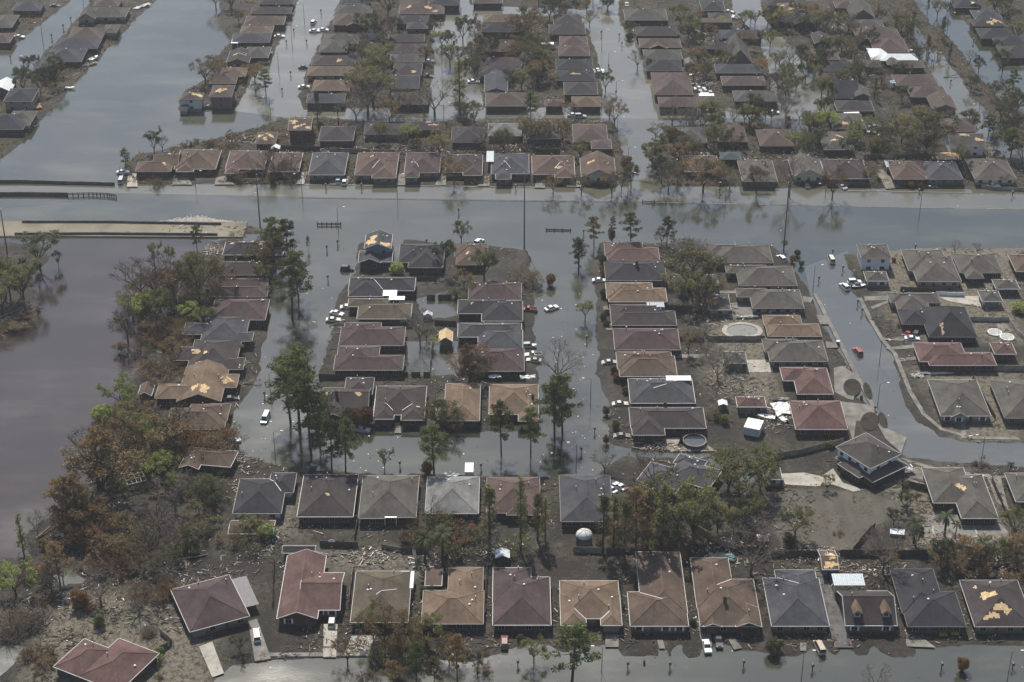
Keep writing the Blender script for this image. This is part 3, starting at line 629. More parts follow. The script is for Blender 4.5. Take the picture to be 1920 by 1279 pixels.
ROWS = [
 ('bottom row', 'h', True, [
  h('X',(0,.47,0,.74),(.38,1,0,1), q=((100,1250),(222,1298),(178,1180)), w='r', t=.4, nv=4),
  h('M',(0,1,0,1), q=((356,1185),(468,1155),(328,1104)), w='t', t=.35, gar=(0,'l')),
  h('X',(519,595,1042,1160,GY,.42),(560,637,1074,1144,GAB,.36), w='r', t=.5, shut=1),
  h('O',(657,765,1071,1167), fl=[(705,1115,744,1105)], pa=[(748,775,1072,1104,'l')], t=.3),
  h('T',(790,906,1107,1170),(838,904,1064,1150), t=.16),
  h('M',(924,1033,1082,1172),(924,996,1065,1130), w='r', t=.5),
  h('T',(1052,1164,1089,1160),(1052,1099,1115,1173),(1127,1166,1115,1173), w='t', t=.4, gar=(2,'l'), fl=[(1077,1141,1098,1161),(1144,1145,1127,1161)]),
  h('B',(1182,1291,1110,1174),(1203,1289,1035,1150), fl=[(1200,1111,1243,1124)], w='t', t=.45, shut=1),
  h('B',(1313,1428,1086,1174),(1307,1380,1046,1140),(1320,1353,1140,1175.5,GY),(1380,1428,1140,1176,GY), w='r', t=.35, gar=(2,'l'), ch=[(1359,1127)], fl=[(1344,1097,1371,1086)]),
  h('S',(1447,1555,1084,1174),(1466,1543,1069,1140), fl=[(1459,1084,1500,1095)], w='g', t=.4),
  h('P',(1585,1682,1108,1173,GAB,.55), w='g', t=.55, shut=1, dormer=[(1606,1152),(1660,1152)], pa=[(1563,1622,1084,1106,'l',1.2)], nv=1),
  h('D',(1702,1812,1109,1175),(1692,1775,1067,1150), w='b', t=.1),
  h('P',(1828,1940,1088,1175), w='t', t=.35, pt=[(1827,1102,4,3),(1850,1117,13,10),(1878,1140,15,9),(1858,1158,15,6)])]),
 ('second row', 'h', True, [
  h('D',(436,527,898,963),(502,550,887,924), fl=[(506,899,527,921)], w='w', t=.2),
  h('P',(557,662,890,969), t=.45, pt=[(611,926,5,2)]),
  h('G',(672,780,892,970),(674,722,930,972), t=.2, pa=[(720,744,958,972,'w')]),
  h('L',(797,897,894,963), t=.3, w='g'),
  h('R',(912,1013,895,962),(950,1013,910,966), t=.15),
  h('S',(1052,1150,891,978), t=.12)]),
 ('canal bank column', 'v', True, [
  h('D',(417,530,453,478), pt=[(436,457,5,3),(487,458,6,3),(492,465,4,3)]),
  h('P',(405,500,490,516)),
  h('M',(382,500,522,541),(391,500,536,557)),
  h('M',(393,497,561,600),(470,500,562,586), t=.2),
  h('S',(342,410,605,627),(375,458,593,641),(430,472,623,640), t=.15),
  h('P',(350,440,637,692),(325,400,650,676),(405,455,671,693), t=.15, pt=[(365,658,13,4),(385,662,4,5),(372,684,8,2),(447,686,3,4)]),
  h('T',(331,414,688,753,GY,.4),(290,372,720,747),(395,443,702,727), t=.12, pt=[(362,728,6,9),(380,728,12,10),(425,711,15,6),(330,726,10,1)]),
  h('B',(310,420,765,805),(350,425,757,790), t=.1),
  h('B',(0,1,0,1),(.0,.4,-.3,.6,GY), q=((340,868),(432,876),(352,838)))]),
 ('pine street column', 'v', True, [
  h('D',(747,832,458,492),(765,830,462,502), w='b', t=.15),
  h('B',(852,914,457,482),(855,905,460,497), pt=[(876,475,4,4),(880,487,3,3)]),
  h('D',(653,777,520,545),(653,718,522,556), fl=[(694,522,718,543)], t=.35, pa=[(717,744,545,556,'w')]),
  h('O',(669,770,569,598),(652,730,560,575), t=.35, pa=[(729,759,561,568,'w',.9)], w='d'),
  h('M',(635,757,613,648),(642,711,605,640), w='r', t=.2),
  h('M',(625,755,666,694),(629,708,650,688), t=.2),
  h('P',(600,690,727,772,GAB),(645,698,708,740),(600,648,745,785,GY), pt=[(611,736,5,4),(670,737,9,3),(633,733,6,1)], ch=[(631,740)]),
  h('P',(700,796,724,778),(700,738,748,786),(752,795,748,788), fl=[(722,756,737,771),(773,757,754,771)], t=.35, w='b')]),
 ('middle column', 'v', True, [
  h('M',(878,978,530,562), t=.15, w='d'),
  h('D',(858,950,562,588),(903,980,564,602), pt=[(886,569,4,2)]),
  h('S',(858,978,606,632),(896,980,618,654), pt=[(904,609,4,2)]),
  h('M',(876,983,653,696), t=.2),
  h('T',(832,899,719,789),(817,860,747,786), t=.25),
  h('T',(917,1010,721,777),(972,1010,735,790), t=.3, ch=[(999,748)])]),
 ('central street column', 'v', True, [
  h('R',(1139,1237,464,488),(1135,1207,454,480), t=.2),
  h('D',(1136,1250,491,526), t=.15, ch=[(1194,497)]),
  h('T',(1142,1251,540,566),(1138,1226,530,560), t=.4),
  h('P',(1147,1269,583,610),(1146,1248,571,600), t=.25, pa=[(1213,1246,573,582,'g',1.0)]),
  h('M',(1153,1276,616,656), t=.25),
  h('B',(1162,1270,667,706),(1158,1262,660,692), t=.35),
  h('S',(1182,1304,710,756), fl=[(1225,726,1250,721)], t=.5, pa=[(1249,1296,713,722,'w',1.4)]),
  h('P',(1183,1324,764,803),(1186,1247,768,816), t=.35, ch=[(1247,762)])]),
 ('inner right column', 'v', True, [
  h('G',(1341,1450,459,493),(1326,1400,458,478), t=.12, w='p'),
  h('G',(1386,1495,499,536),(1362,1440,497,512), t=.12, w='p'),
  h('G',(1411,1508,543,578),(1382,1440,541,557), t=.2, w='p'),
  h('T',(1440,1541,607,631),(1434,1505,591,612), t=.2, w='b'),
  h('G',(1444,1553,638,678),(1434,1500,636,660), t=.2, w='p'),
  h('X',(1495,1563,690,739),(1468,1525,689,714), t=.45, w='r'),
  h('X',(1492,1590,752,805), t=.4, w='r')]),
 ('right block', 'b', True, [
  h('G',(1615,1672,458,484), E=5.6, w='w', t=.2, name='two_storey_house', shut=0),
  h('G',(1720,1803,480,528),(1704,1782,468,508), t=.25, w='p'),
  h('G',(1812,1845,482,522),(1800,1880,476,512), t=.12, w='b'),
  h('B',(1905,1990,477,509), w='b'),
  h('G',(1670,1765,549,568),(1684,1745,552,583), t=.15, w='p'),
  h('D',(1742,1833,576,632,'h',.62),(1692,1745,580,608), t=.1, w='b', pt=[(1766,608,4,8)]),
  h('X',(1743,1869,661,685),(1724,1815,643,678), t=.35, w='r'),
  h('G',(1764,1858,712,780),(1784,1815,758,782,GY,.6), t=.35, w='p', shut=1),
  h('G',(1884,1990,713,784), t=.15, w='g'),
  h('G',(1750,1830,877,943),(1803,1872,890,972), t=.4, w='b', pt=[(1798,913,9,9)]),
  h('G',(1905,2010,887,941), t=.35, w='t')]),
 ('boulevard front row', 'h', True, [
  h('B',(253,320,303,322),(286,333,289,312,GAB), pt=[(306,305,6,4)]),
  h('B',(326,404,281,317),(330,362,295,322)),
  h('R',(422,495,283,317),(422,446,292,325)),
  h('R',(503,560,286,322)),
  h('S',(578,646,286,328), w='g', t=.3),
  h('R',(665,743,286,328),(697,742,300,334), w='t', t=.25, pt=[(697,293,4,2)], fl=[(713,300,698,311)]),
  h('M',(758,824,286,324),(758,785,300,333), w='t', t=.2, fl=[(774,302,785,311)]),
  h('P',(835,904,290,323),(868,904,300,329), w='b'),
  h('S',(921,992,288,326),(929,958,305,336), fl=[(946,303,957,313)], w='g', t=.3, pa=[(912,926,288,308,'l',.8)]),
  h('R',(998,1078,292,327),(1040,1078,305,333), fl=[(1055,303,1041,314)], w='b', pt=[(1046,313,6,3)]),
  h('B',(1090,1155,297,332,GY,.5), w='c', t=.3, pt=[(1107,304,7,4)]),
  h('B',(1285,1350,292,322), w='b'),
  h('G',(1392,1458,300,340), w='g'),
  h('G',(1487,1547,298,331,GY,.5), w='c', t=.3),
  h('P',(1550,1630,299,335), w='b'),
  h('R',(1675,1740,302,330),(1676,1738,310,336), w='r', t=.25, pa=[(1662,1681,302,314,'l')]),
  h('S',(1738,1806,303,336), w='g', t=.2, pa=[(1728,1746,304,316,'l')]),
  h('G',(1828,1906,298,336), w='c')]),
 ('boulevard back row', 'h', False, [
  h('B',(478,516,248,270), rp=3),
  h('B',(540,583,219,244,GAB,.3), E=5.4, rp=6, w='r', name='two_storey_house'),
  h('P',(597,662,237,264), w='b'),
  h('P',(682,757,232,252), w='t'),
  h('P',(762,822,228,243,GAB), w='g', rp=2),
  h('P',(846,907,238,267), w='b', pt=[(856,234,6,2)]),
  h('L',(915,978,231,255), w='g'),
  h('G',(990,1050,233,260)),
  h('R',(1075,1140,233,266),(1109,1147,262,279), w='b'),
  h('G',(1264,1326,238,268)),
  h('B',(1345,1402,230,266)),
  h('B',(1425,1490,243,274)),
  h('G',(1545,1602,247,281), rp=2),
  h('R',(1772,1832,222,247), E=5.4, w='p', name='two_storey_house'),
  h('G',(1782,1848,250,274,GAB), E=5.0, w='w', rp=2, name='two_storey_house')]),
 ('upper canal column', 'v', False, [
  h('P',(485,550,-1,8)), h('P',(470,545,13,26)), h('B',(458,532,30,46)), h('T',(450,510,48,62)), h('S',(433,505,63,80)),
  h('G',(458,503,88,108), pa=[(433,446,74,82,'w')]),
  h('P',(424,467,96,118,GY,.4), w='g', pt=[(444,101,12,2)]),
  h('T',(412,460,126,144)),
  h('B',(392,442,137,157)),
  h('R',(392,434,160,182), E=5.4, w='g', rp=3, name='two_storey_house'),
  h('R',(337,378,174,187), E=5.2, w='w', rp=4, name='two_storey_house')]),
 ('left top column', 'v', False, [
  h('S',(635,697,-2,7)), h('G',(628,697,9,25)), h('B',(624,680,26,47),(650,678,40,49,GY)), h('G',(605,672,64,82),(598,650,75,98)),
  h('M',(584,666,104,122), rp=2), h('T',(575,665,124,142), w='t'), h('T',(585,655,150,170), w='b'), h('S',(574,645,176,193), w='b')]),
 ('second top column', 'v', False, [
  h('D',(803,862,-4,10), w='b', E=3.4), h('R',(748,832,9,26), rp=3), h('P',(742,803,29,44)), h('S',(762,802,42,54), w='t'), h('P',(727,795,64,79)), h('M',(726,797,82,102)),
  h('G',(730,795,103,117)), h('P',(736,790,119,141), rp=1), h('S',(728,786,142,166,GAB), w='g', pt=[(735,158,5,2)]), h('B',(732,802,173,196))]),
 ('third top column', 'v', False, [
  h('R',(886,942,-4,6)), h('T',(905,980,27,42)), h('D',(903,983,44,60)), h('B',(905,970,80,97)), h('M',(902,978,107,124),), h('P',(898,980,124,142)),
  h('S',(908,952,138,172,GY,.35), w='g', t=.3), h('B',(910,988,174,199), w='d')]),
 ('wide street left column', 'v', False, [
  h('P',(1038,1092,29,47)), h('P',(1030,1098,46,64)), h('R',(1050,1102,68,86)), h('R',(1048,1106,86,105), w='g'), h('D',(1043,1112,111,130)),
  h('D',(1043,1116,132,151), rp=1), h('P',(1058,1121,154,177)), h('T',(1073,1127,181,200)), h('B',(1022,1057,187,199))]),
 ('wide street right column', 'v', False, [
  h('G',(1172,1252,18,38)), h('P',(1193,1275,50,67)), h('B',(1200,1278,72,89),(1218,1250,78,91,GY)), h('G',(1208,1280,93,111)), h('D',(1212,1280,112,133)),
  h('R',(1227,1300,136,178),(1240,1282,147,170,'h',.5)), h('R',(1236,1310,182,200)), h('R',(1313,1344,182,195))]),
 ('fourth top column', 'v', False, [
  h('D',(1316,1360,2,20)), h('S',(1330,1372,24,36)), h('T',(1312,1372,34,42,GAB), w='g', E=3.6), h('S',(1350,1430,56,72)), h('P',(1325,1375,78,92)),
  h('G',(1363,1410,84,118,GY,1.1), w='t', name='steep_gable_house'), h('S',(1343,1428,120,137)), h('R',(1355,1436,143,160)), h('G',(1378,1458,170,190))]),
 ('fifth top column', 'v', False, [
  h('D',(1440,1495,-2,10)), h('T',(1458,1512,6,25), rp=2), h('D',(1460,1500,27,40)), h('D',(1490,1530,26,46,GY)), h('P',(1527,1557,64,82,GY)), h('R',(1520,1575,92,112)),
  h('D',(1545,1602,115,134)), h('B',(1540,1600,137,150)), h('D',(1566,1612,153,184,GAB,.5),), h('G',(1604,1632,163,181,GY), w='g', E=4), h('P',(1570,1640,189,208), t=.3),
  h('G',(1562,1625,212,242), rp=3)]),
 ('white metal roof column', 'v', False, [
  h('R',(1567,1610,3,15)), h('G',(1595,1640,6,33,GY,.7), w='g'), h('G',(1602,1660,37,54)), h('B',(1606,1690,52,72)), h('R',(1640,1705,72,98)),
  h('W',(1634,1668,91,112),(1650,1722,101,114), w='g', t=.6), h('O',(1674,1735,113,127),(1665,1688,108,122), w='d'), h('O',(1624,1655,112,126)), h('R',(1680,1760,140,160), pa=[(1670,1692,151,157,'l')]),
  h('R',(1708,1778,162,182)), h('B',(1748,1795,180,205,GY,.4), w='g')]),
 ('far right top column', 'v', False, [
  h('D',(1790,1835,-4,14)), h('D',(1812,1842,0,12,GY), w='g', rp=1), h('S',(1828,1880,19,36)), h('P',(1825,1885,36,49), rp=5), h('D',(1840,1912,53,72)), h('D',(1870,1935,69,88)), h('P',(1880,1950,86,108))]),
 ('far left bank', 'v', False, [
  h('R',(175,222,-4,12)), h('G',(160,235,14,32),(145,178,22,36,GY,.7), w='p'), h('B',(126,190,52,74)), h('S',(98,182,72,91)), h('S',(83,152,92,116), pt=[(121,119,9,4)]),
  h('S',(58,98,114,136,GY,.5), w='t'), h('D',(6,60,166,190), w='p', E=4.8, name='two_storey_house'), h('G',(14,60,208,228)), h('D',(-35,43,214,243), w='b')]),
 ('top left corner block', 'v', False, [
  h('S',(22,75,4,20), w='g'), h('G',(-20,22,28,52)), h('R',(-20,18,62,80))]),
]
ALLH = []
for rname, kind, near, lst in ROWS:
    for i, s_ in enumerate(lst):
        rr = random.Random(hash(rname.__len__()*131+i*7+len(lst)) & 0xffff)
        house(s_, near, rr); ALLH.append((HOUSES[-1], rname, kind, i, len(lst), near))
def hform(s_):
    f = [r[4] if len(r) > 4 else 'h' for r in s_['r']]
    if f[0] == 'gy' : return 'gabled'
    if f[0] == 'gx': return 'long gabled'
    return 'cross-hipped' if len(f) > 1 else 'hipped'
for (hh, rname, kind, i, n, near) in ALLH:
    root, px, py, s_, word, nr, E = hh
    if kind == 'h': o = f'{ORD[i]} from left in the {rname}'; ref = f'{ORD[i]} house of {rname}'
    elif kind == 'v': o = f'{ORD[i]} from top in the {rname}'; ref = f'{ORD[i]} house of {rname}'
    else: o = f'{ORD[i]} house of the {rname}'; ref = f'{ORD[i]} house of {rname}'
    st = 'two-storey ' if E > 4.5 else ''
    tag(root, f'{st}house with {word} {hform(s_)} roof, {o}', 'house', 'flooded suburban houses')
    hh.append(ref)
# separate small buildings --------------------------------------------------
def outb(label, spec, near=True, name='garage', cat='garage', grp='garages and backyard sheds', seed=3):
    o = house(spec, near, random.Random(seed)); o['label'] = label; o['category'] = cat; o['group'] = grp
    o.name = name; HOUSES.pop(); return o
outb('white-walled garage with taupe hipped roof in front of the white two-storey house', h('G',(1625,1667,509,527), w='w', gar=(0,'l')))
outb('small red-brown hipped garage behind the last house of the inner right column', h('X',(1383,1437,744,763), w='t', t=.5, gar=(0,'l')))
outb('grey pyramid-roofed garage beside the pale concrete slab, left of the inner right column', h('G',(1357,1401,659,681), w='b', gar=(0,'l')))
outb('grey pyramid-roofed garage beside the kidney-shaped pool', h('G',(1330,1371,552,581), w='p'))
outb('dull grey shed roof half hidden by the olive tree near the central backyards', h('G',(1322,1347,515,534), w='b'), name='shed', cat='shed')
outb('deep red hipped garage behind the long red house of the right block', h('X',(1865,1906,642,664), w='b'))
outb('grey garage with white walls beside the fenced yard of the right block', h('G',(1842,1880,545,565), w='w', gar=(0,'l')))
outb('low grey open carport roof between two houses of the right block', h('G',(1868,1912,524,542), w='d'), cat='carport', name='carport')
outb('grey garage at the left end of the pale concrete driveway', h('G',(1434,1467,872,899), w='w', gar=(0,'l')))
outb('brown gabled outbuilding between the grey house and the dormer house', h('B',(1542,1573,1032,1068,GAB,.3), w='s', rp=4, E=3.2), name='shed', cat='shed')
outb('dark gabled shed behind the long red house of the bottom row', h('D',(529,590,1023,1037,GAB), w='d', nowin=1, nv=0), name='shed', cat='shed')
outb('rusty brown open shed left of the faded tan house', h('B',(797,828,1066,1098,'f'), w='d', nowin=1, nv=0), name='shed', cat='shed')
outb('small brown gabled boathouse leaning over the canal bank', h('B',(258,284,722,742,GY,.6), w='r', nowin=1, nv=0), name='shed', cat='shed')
outb('little white-roofed gabled garden shed in front of the dark tree row', h('W',(929,955,1032,1046,GY,.5), w='d', nowin=1, nv=0, t=.6, E=2.2, ins=.2), name='shed', cat='shed')
outb('tan plywood gabled shed in the middle backyards', h('Y',(823,848,622,640,GY,.7), w='t', nowin=1, nv=0, ins=.2), name='shed', cat='shed')
outb('low brown shed roof below the first house of the second row', h('B',(428,512,976,1001,GAB,.2), w='d', nowin=1, nv=0, E=2.0, ins=.2), name='shed', cat='shed')
outb('tiny white gabled shed in the backyards left of the middle column', h('W',(794,810,586,592,GY,.6), w='w', nowin=1, nv=0, E=1.9, ins=.1), name='shed', cat='shed')
outb('small white storage shed behind the row of brown backyards, left of the white trailer', h('W',(1348,1364,751,760,GY,.4), w='g', nowin=1, nv=0, E=2.2, ins=.1), name='shed', cat='shed')
outb('dark teal hipped pavilion roof in the first row across the boulevard', h('K',(1352,1390,285,299), w='d', nowin=1, nv=0, E=3), False, name='pavilion', cat='pavilion')
outb('white gabled shed beside the two-storey house with torn roof', h('W',(508,524,273,280,GY,.5), w='g', nowin=1, nv=0, E=2, ins=.1), False, name='shed', cat='shed')
outb('lilac-roofed small gabled shed in the second top column backyards', h('S',(688,705,54,64,GY,.7), w='w', nowin=1, nv=0, ins=.2), False, name='shed', cat='shed')
outb('pale blue gabled shed in the backyards right of the wide flooded street', h('L',(1285,1303,111,121,GY,.5), w='s', nowin=1, nv=0, ins=.2), False, name='shed', cat='shed')
outb('tan-sheeted shed roof between the top right houses by the boulevard', h('Y',(1757,1803,286,299,'h',.3), w='d', nowin=1, nv=0), False, name='shed', cat='shed')
outb('small tan-roofed shed behind the second column of top houses', h('B',(681,712,34,46), w='g', nowin=1, nv=0), False, name='shed', cat='shed')
outb('brown-roofed shed on the left bank of the wide canal', h('G',(192,218,46,62), w='p', nowin=1, nv=0), False, name='shed', cat='shed')
outb('white gabled roof at the left edge beside the small lagoon street', h('W',(-15,20,152,172,GY,.5), w='g', nv=0), False, name='shed', cat='shed')
outb('small grey garage in front of the ninth house of the left bank', h('G',(15,55,222,236), w='p', nv=0), False)
outb('low white-fronted garage next to the white two-storey house on the canal corner', h('G',(334,352,196,202), w='w', nv=0, nowin=1), False)
# two-storey houses with their own shape --------------------------------------
def tower(label, base, upper, E1, E2, name='two_storey_house', col='G', wall='b', upw='w', pt=None, gable=False, extra=None):
    s1 = dict(c=col, r=base['r'], w=wall, E=E1, nv=0, t=.35)
    if 'q' in base: s1['q'] = base['q']
    root = house(s1, True, random.Random(5)); a = HOUSES.pop()
    s2 = dict(c=col, r=upper['r'], w=upw, E=E2, t=.35, nv=3, pt=pt or [], name='upper_storey')
    if 'q' in upper: s2['q'] = upper['q']
    up = house(s2, True, random.Random(6)); HOUSES.pop(); FOOT.pop()
    # reparent pieces of the upper storey into the one house
    inv = Matrix.Rotation(root.rotation_euler.z, 4, 'Z').inverted()
    d = inv@Matrix.Translation(-root.location)@Matrix.Translation(up.location)@Matrix.Rotation(up.rotation_euler.z, 4, 'Z')
    for ch in list(up.children):
        ch.parent = root; l = d@Matrix.Translation(ch.location)@Matrix.Rotation(ch.rotation_euler.z, 4, 'Z')
        ch.location = l.to_translation(); ch.rotation_euler = (0, 0, l.to_euler().z)
        if ch.name.startswith('wall'): ch.name = 'upper_wall'
        if ch.name.startswith('roof'): ch.name = 'upper_roof'
    bpy.data.objects.remove(up); root.name = name
    tag(root, label, 'house', 'flooded suburban houses'); HOUSES.append(a); a.append('the '+label.split(',')[0]); return root
tower('big grey two-storey house turned towards the bend, white upper walls',
      dict(q=((1566,858),(1637,904),(1640,833)), r=[(0,1,0,1),(.18,.75,-.12,.3)]),
      dict(q=((1567,838),(1632,879),(1622,810)), r=[(0,1,0,1)]), 2.8, 5.7, col='Q')
tower('blue two-storey house, bare plywood gable roof and open carport',
      dict(r=[(672,735,470,491,GAB,.25),(672,714,478,493,GY,.42)]),
      dict(r=[(683,733,440,466,GY,.42)]), 3.0, 5.8, col='S', wall='d', upw='s', pt=[(696,452,14,11),(722,458,10,7)])
outb('dark slate broken-roofed house tilted among trees, above the second row', h('S',(0,.62,0,.9),(.35,1,.5,1.3), q=((1190,905),(1312,940),(1225,862)), w='d'), name='house', cat='house', grp='flooded suburban houses')
outb('dark slate wing roof beside the round above-ground pool', h('S',(0,1,0,1), q=((1262,868),(1314,882),(1258,846)), w='d', nowin=1), name='garage')
# ------------------------------------------------------------------ trees (each unit mesh is 10 m tall, scaled per tree)
def leaves(mb, c, rx, rz, n, size, rr, flat=.5, mi=0):
    for _ in range(n):
        while True:
            d = Vector((rr.uniform(-1,1), rr.uniform(-1,1), rr.uniform(-1,1)))
            if d.length <= 1: break
        p = Vector((c[0]+d.x*rx, c[1]+d.y*rx, c[2]+d.z*rz)); s = size*rr.uniform(.6, 1.3)
        nv = Vector((rr.gauss(0,1), rr.gauss(0,1), rr.gauss(0,1)+flat)).normalized(); a = nv.orthogonal().normalized(); b_ = nv.cross(a)
        t = rr.uniform(0, 6.28); u = a*math.cos(t)+b_*math.sin(t); w_ = nv.cross(u)
        if rr.random() < .5: mb.add([p-u*s, p+w_*s*.5, p+u*s, p-w_*s*.5], [(0,1,2,3)], mi)
        else: mb.add([p-u*s*.8-w_*s*.4, p+u*s*.7-w_*s*.5, p+w_*s*.8], [(0,1,2)], mi)
def limb(mb, p, d, L_, r, rr, depth, tips, droop=0.0, n=5, mi=0, kids_=3, spread=.6):
    q = p+d*L_; mb.tube(p, q, r, r*.62, n, mi, False)
    if depth == 0: tips.append((q, d)); return
    for k in range(kids_ if rr.random() < .7 else kids_-1):
        e = (d+Vector((rr.gauss(0,spread), rr.gauss(0,spread), rr.gauss(0,spread*.6)+.12-droop))).normalized()
        limb(mb, p+d*L_*rr.uniform(.6, 1), e, L_*rr.uniform(.6,.85), r*.55, rr, depth-1, tips, droop, max(3, n-1), mi, kids_, spread)
def mk_tree(kind, seed):
    rr = random.Random(seed*101+len(kind)*7); T = MB(); Cn = MB(); tips = []
    V = Vector
    if kind == 'pine':
        lean = V((rr.uniform(-.05,.05), rr.uniform(-.05,.05), 1)); p = V((0,0,-.4))
        T.tube(p, lean*5.2, .17, .12, 7, 0, False); T.tube(lean*5.2, lean*9.6, .12, .04, 6, 0, False)
        nb = 21
        for i in range(nb):
            f = 3.3+6.2*(i/nb)**.9+rr.uniform(-.2,.2); an = i*2.4+rr.uniform(-.4,.4)
            R_ = (2.45*math.sin(min(1, (f-2.4)/3.0)*math.pi/2)*max(.25, (10.4-f)/4.2)**.6)*rr.uniform(.55, 1.1)
            b0 = lean*f; b1 = b0+V((math.cos(an)*R_, math.sin(an)*R_, R_*rr.uniform(.05,.35)))
            T.tube(b0, b1, .05, .02, 4, 0, False)
            for c_, rad in ((b1, .75), (b0.lerp(b1, .6)+V((rr.uniform(-.3,.3), rr.uniform(-.3,.3), .2)), .6)):
                leaves(Cn, c_, rad*rr.uniform(.7,1.15), rad*.55, int(88*rr.uniform(.5,1.2)), .17, rr, .4)
        leaves(Cn, lean*9.7, .6, .5, 90, .17, rr)
    elif kind in ('leafy', 'brownleaf', 'sparse'):
        nl = {'leafy': 95, 'brownleaf': 52, 'sparse': 9}[kind]
        T.tube(V((0,0,-.3)), V((0,0,2.0)), .22, .17, 7, 0, False)
        for k in range(5):
            an = k*1.26+rr.uniform(-.3,.3); d = V((math.cos(an)*.55, math.sin(an)*.55, rr.uniform(.7,1.1))).normalized()
            limb(T, V((0,0,rr.uniform(1.5,2.2))), d, 2.5*rr.uniform(.85,1.15), .12, rr, 3, tips, .02, 5, 0, 3, .42)
        for q, d in tips:
            if kind == 'leafy' and rr.random() < .12: continue
            leaves(Cn, q, .62, .5, int(nl*rr.uniform(.4,1.0))//2, .17 if kind != 'sparse' else .11, rr)
            if kind != 'leafy':
                for _ in range(5 if kind == 'sparse' else 2):
                    e = (d+V((rr.gauss(0,.6), rr.gauss(0,.6), rr.gauss(0,.5)))).normalized(); T.tube(q, q+e*rr.uniform(.5,1.1), .022, .008, 3, 0, False)
    elif kind == 'cypress':
        T.tube(V((0,0,-.4)), V((0,0,9.6)), .16, .03, 6, 0, False)
        for i in range(70):
            f = 1.0+8.8*rr.random()**.9; R_ = 1.25*(1-f/11)*rr.uniform(.3,1.1)+.1; an = rr.uniform(0,6.28)
            q = V((math.cos(an)*R_, math.sin(an)*R_, f)); T.tube(V((0,0,f-.3)), q, .03, .012, 3, 0, False)
            leaves(Cn, q, .36, .3, 26, .13, rr)
    elif kind == 'bush':       # many-stemmed tangle of dead leaves
        for k in range(13):
            an = rr.uniform(0,6.28); ro = rr.uniform(0, 3.2); d = V((math.cos(an)*rr.uniform(.1,.9), math.sin(an)*rr.uniform(.1,.9), 1)).normalized()
            limb(T, V((ro*math.cos(an), ro*math.sin(an), 0)), d, 2.9*rr.uniform(.45,1.25)*(1.1-ro*.13), .11, rr, 3, tips, .0, 4, 0, 3, .55)
        for q, d in tips:
            if rr.random() < .3: continue
            leaves(Cn, q, .75, .55, int(15*rr.uniform(.3,1.3)), .2, rr)
            for _ in range(2):
                e = (d+V((rr.gauss(0,.6), rr.gauss(0,.6), rr.gauss(0,.5)))).normalized(); T.tube(q, q+e*rr.uniform(.6,1.5), .03, .01, 3, 0, False)
    elif kind == 'shrub':      # dense round shrub
        for k in range(7): T.tube(V((0,0,0)), V((rr.uniform(-2.5,2.5), rr.uniform(-2.5,2.5), rr.uniform(3,7))), .12, .05, 4, 0, False)
        for k in range(34):
            d = V((rr.gauss(0,1), rr.gauss(0,1), rr.gauss(0,.8))).normalized(); c_ = V((d.x*3.6, d.y*3.6, 5.2+d.z*3.8))
            leaves(Cn, c_, 1.5, 1.3, 42, .5, rr)
        leaves(Cn, V((0,0,4.6)), 3.4, 3.6, 500, .6, rr)
    elif kind == 'palm':
        T.tube(V((0,0,-.4)), V((.15,0,4)), .3, .25, 7, 0, False); T.tube(V((.15,0,4)), V((.25,0,8)), .25, .22, 7, 0, False)
        for k in range(20):
            an = k*2.4; el = rr.uniform(-.3, 1.1); p = V((.25,0,8)); dirn = V((math.cos(an)*math.cos(el), math.sin(an)*math.cos(el), math.sin(el)))
            pr = p
            for s_ in range(6):
                q = pr+dirn*.46; side = dirn.cross(V((0,0,1))).normalized(); w0 = .5*math.sin((s_+.6)/6.5*math.pi)
                Cn.tube(pr, q, .03, .02, 3, 0, False)
                for m_ in range(3):
                    b0 = pr.lerp(q, m_/3)
                    for sg in (-1, 1):
                        Cn.add([b0, b0+dirn*.2, b0+side*sg*w0*1.15+dirn*.35-V((0,0,.25)*1 if False else (0,0,.2))], [(0,1,2)])
                pr = q; dirn = (dirn+V((0,0,-.27))).normalized()
    elif kind == 'grass':      # flattened sheaf of reeds
        for k in range(420):
            an = rr.gauss(0, .9); L_ = rr.uniform(3,9); b0 = V((rr.uniform(-2.2,2.2), rr.uniform(-1.6,1.6), 0))
            q = b0+V((math.cos(an)*.55*L_, math.sin(an)*.55*L_, rr.uniform(.3,.9)*L_)); m_ = b0.lerp(q, .55)+V((0,0,.12*L_))
            T.tube(b0, m_, .05, .035, 3, 0, False); T.tube(m_, q, .035, .01, 3, 0, False)
        leaves(Cn, V((2.5,0,3)), 3.5, 2, 500, .25, rr)
    def fin(mb, name, smooth):
        me = bpy.data.meshes.new(name); me.from_pydata(mb.v, [], mb.f)
        if smooth: me.polygons.foreach_set('use_smooth', [True]*len(mb.f))
        me.update(); return me
    return fin(T, 'trunk', True), fin(Cn, 'crown', False)
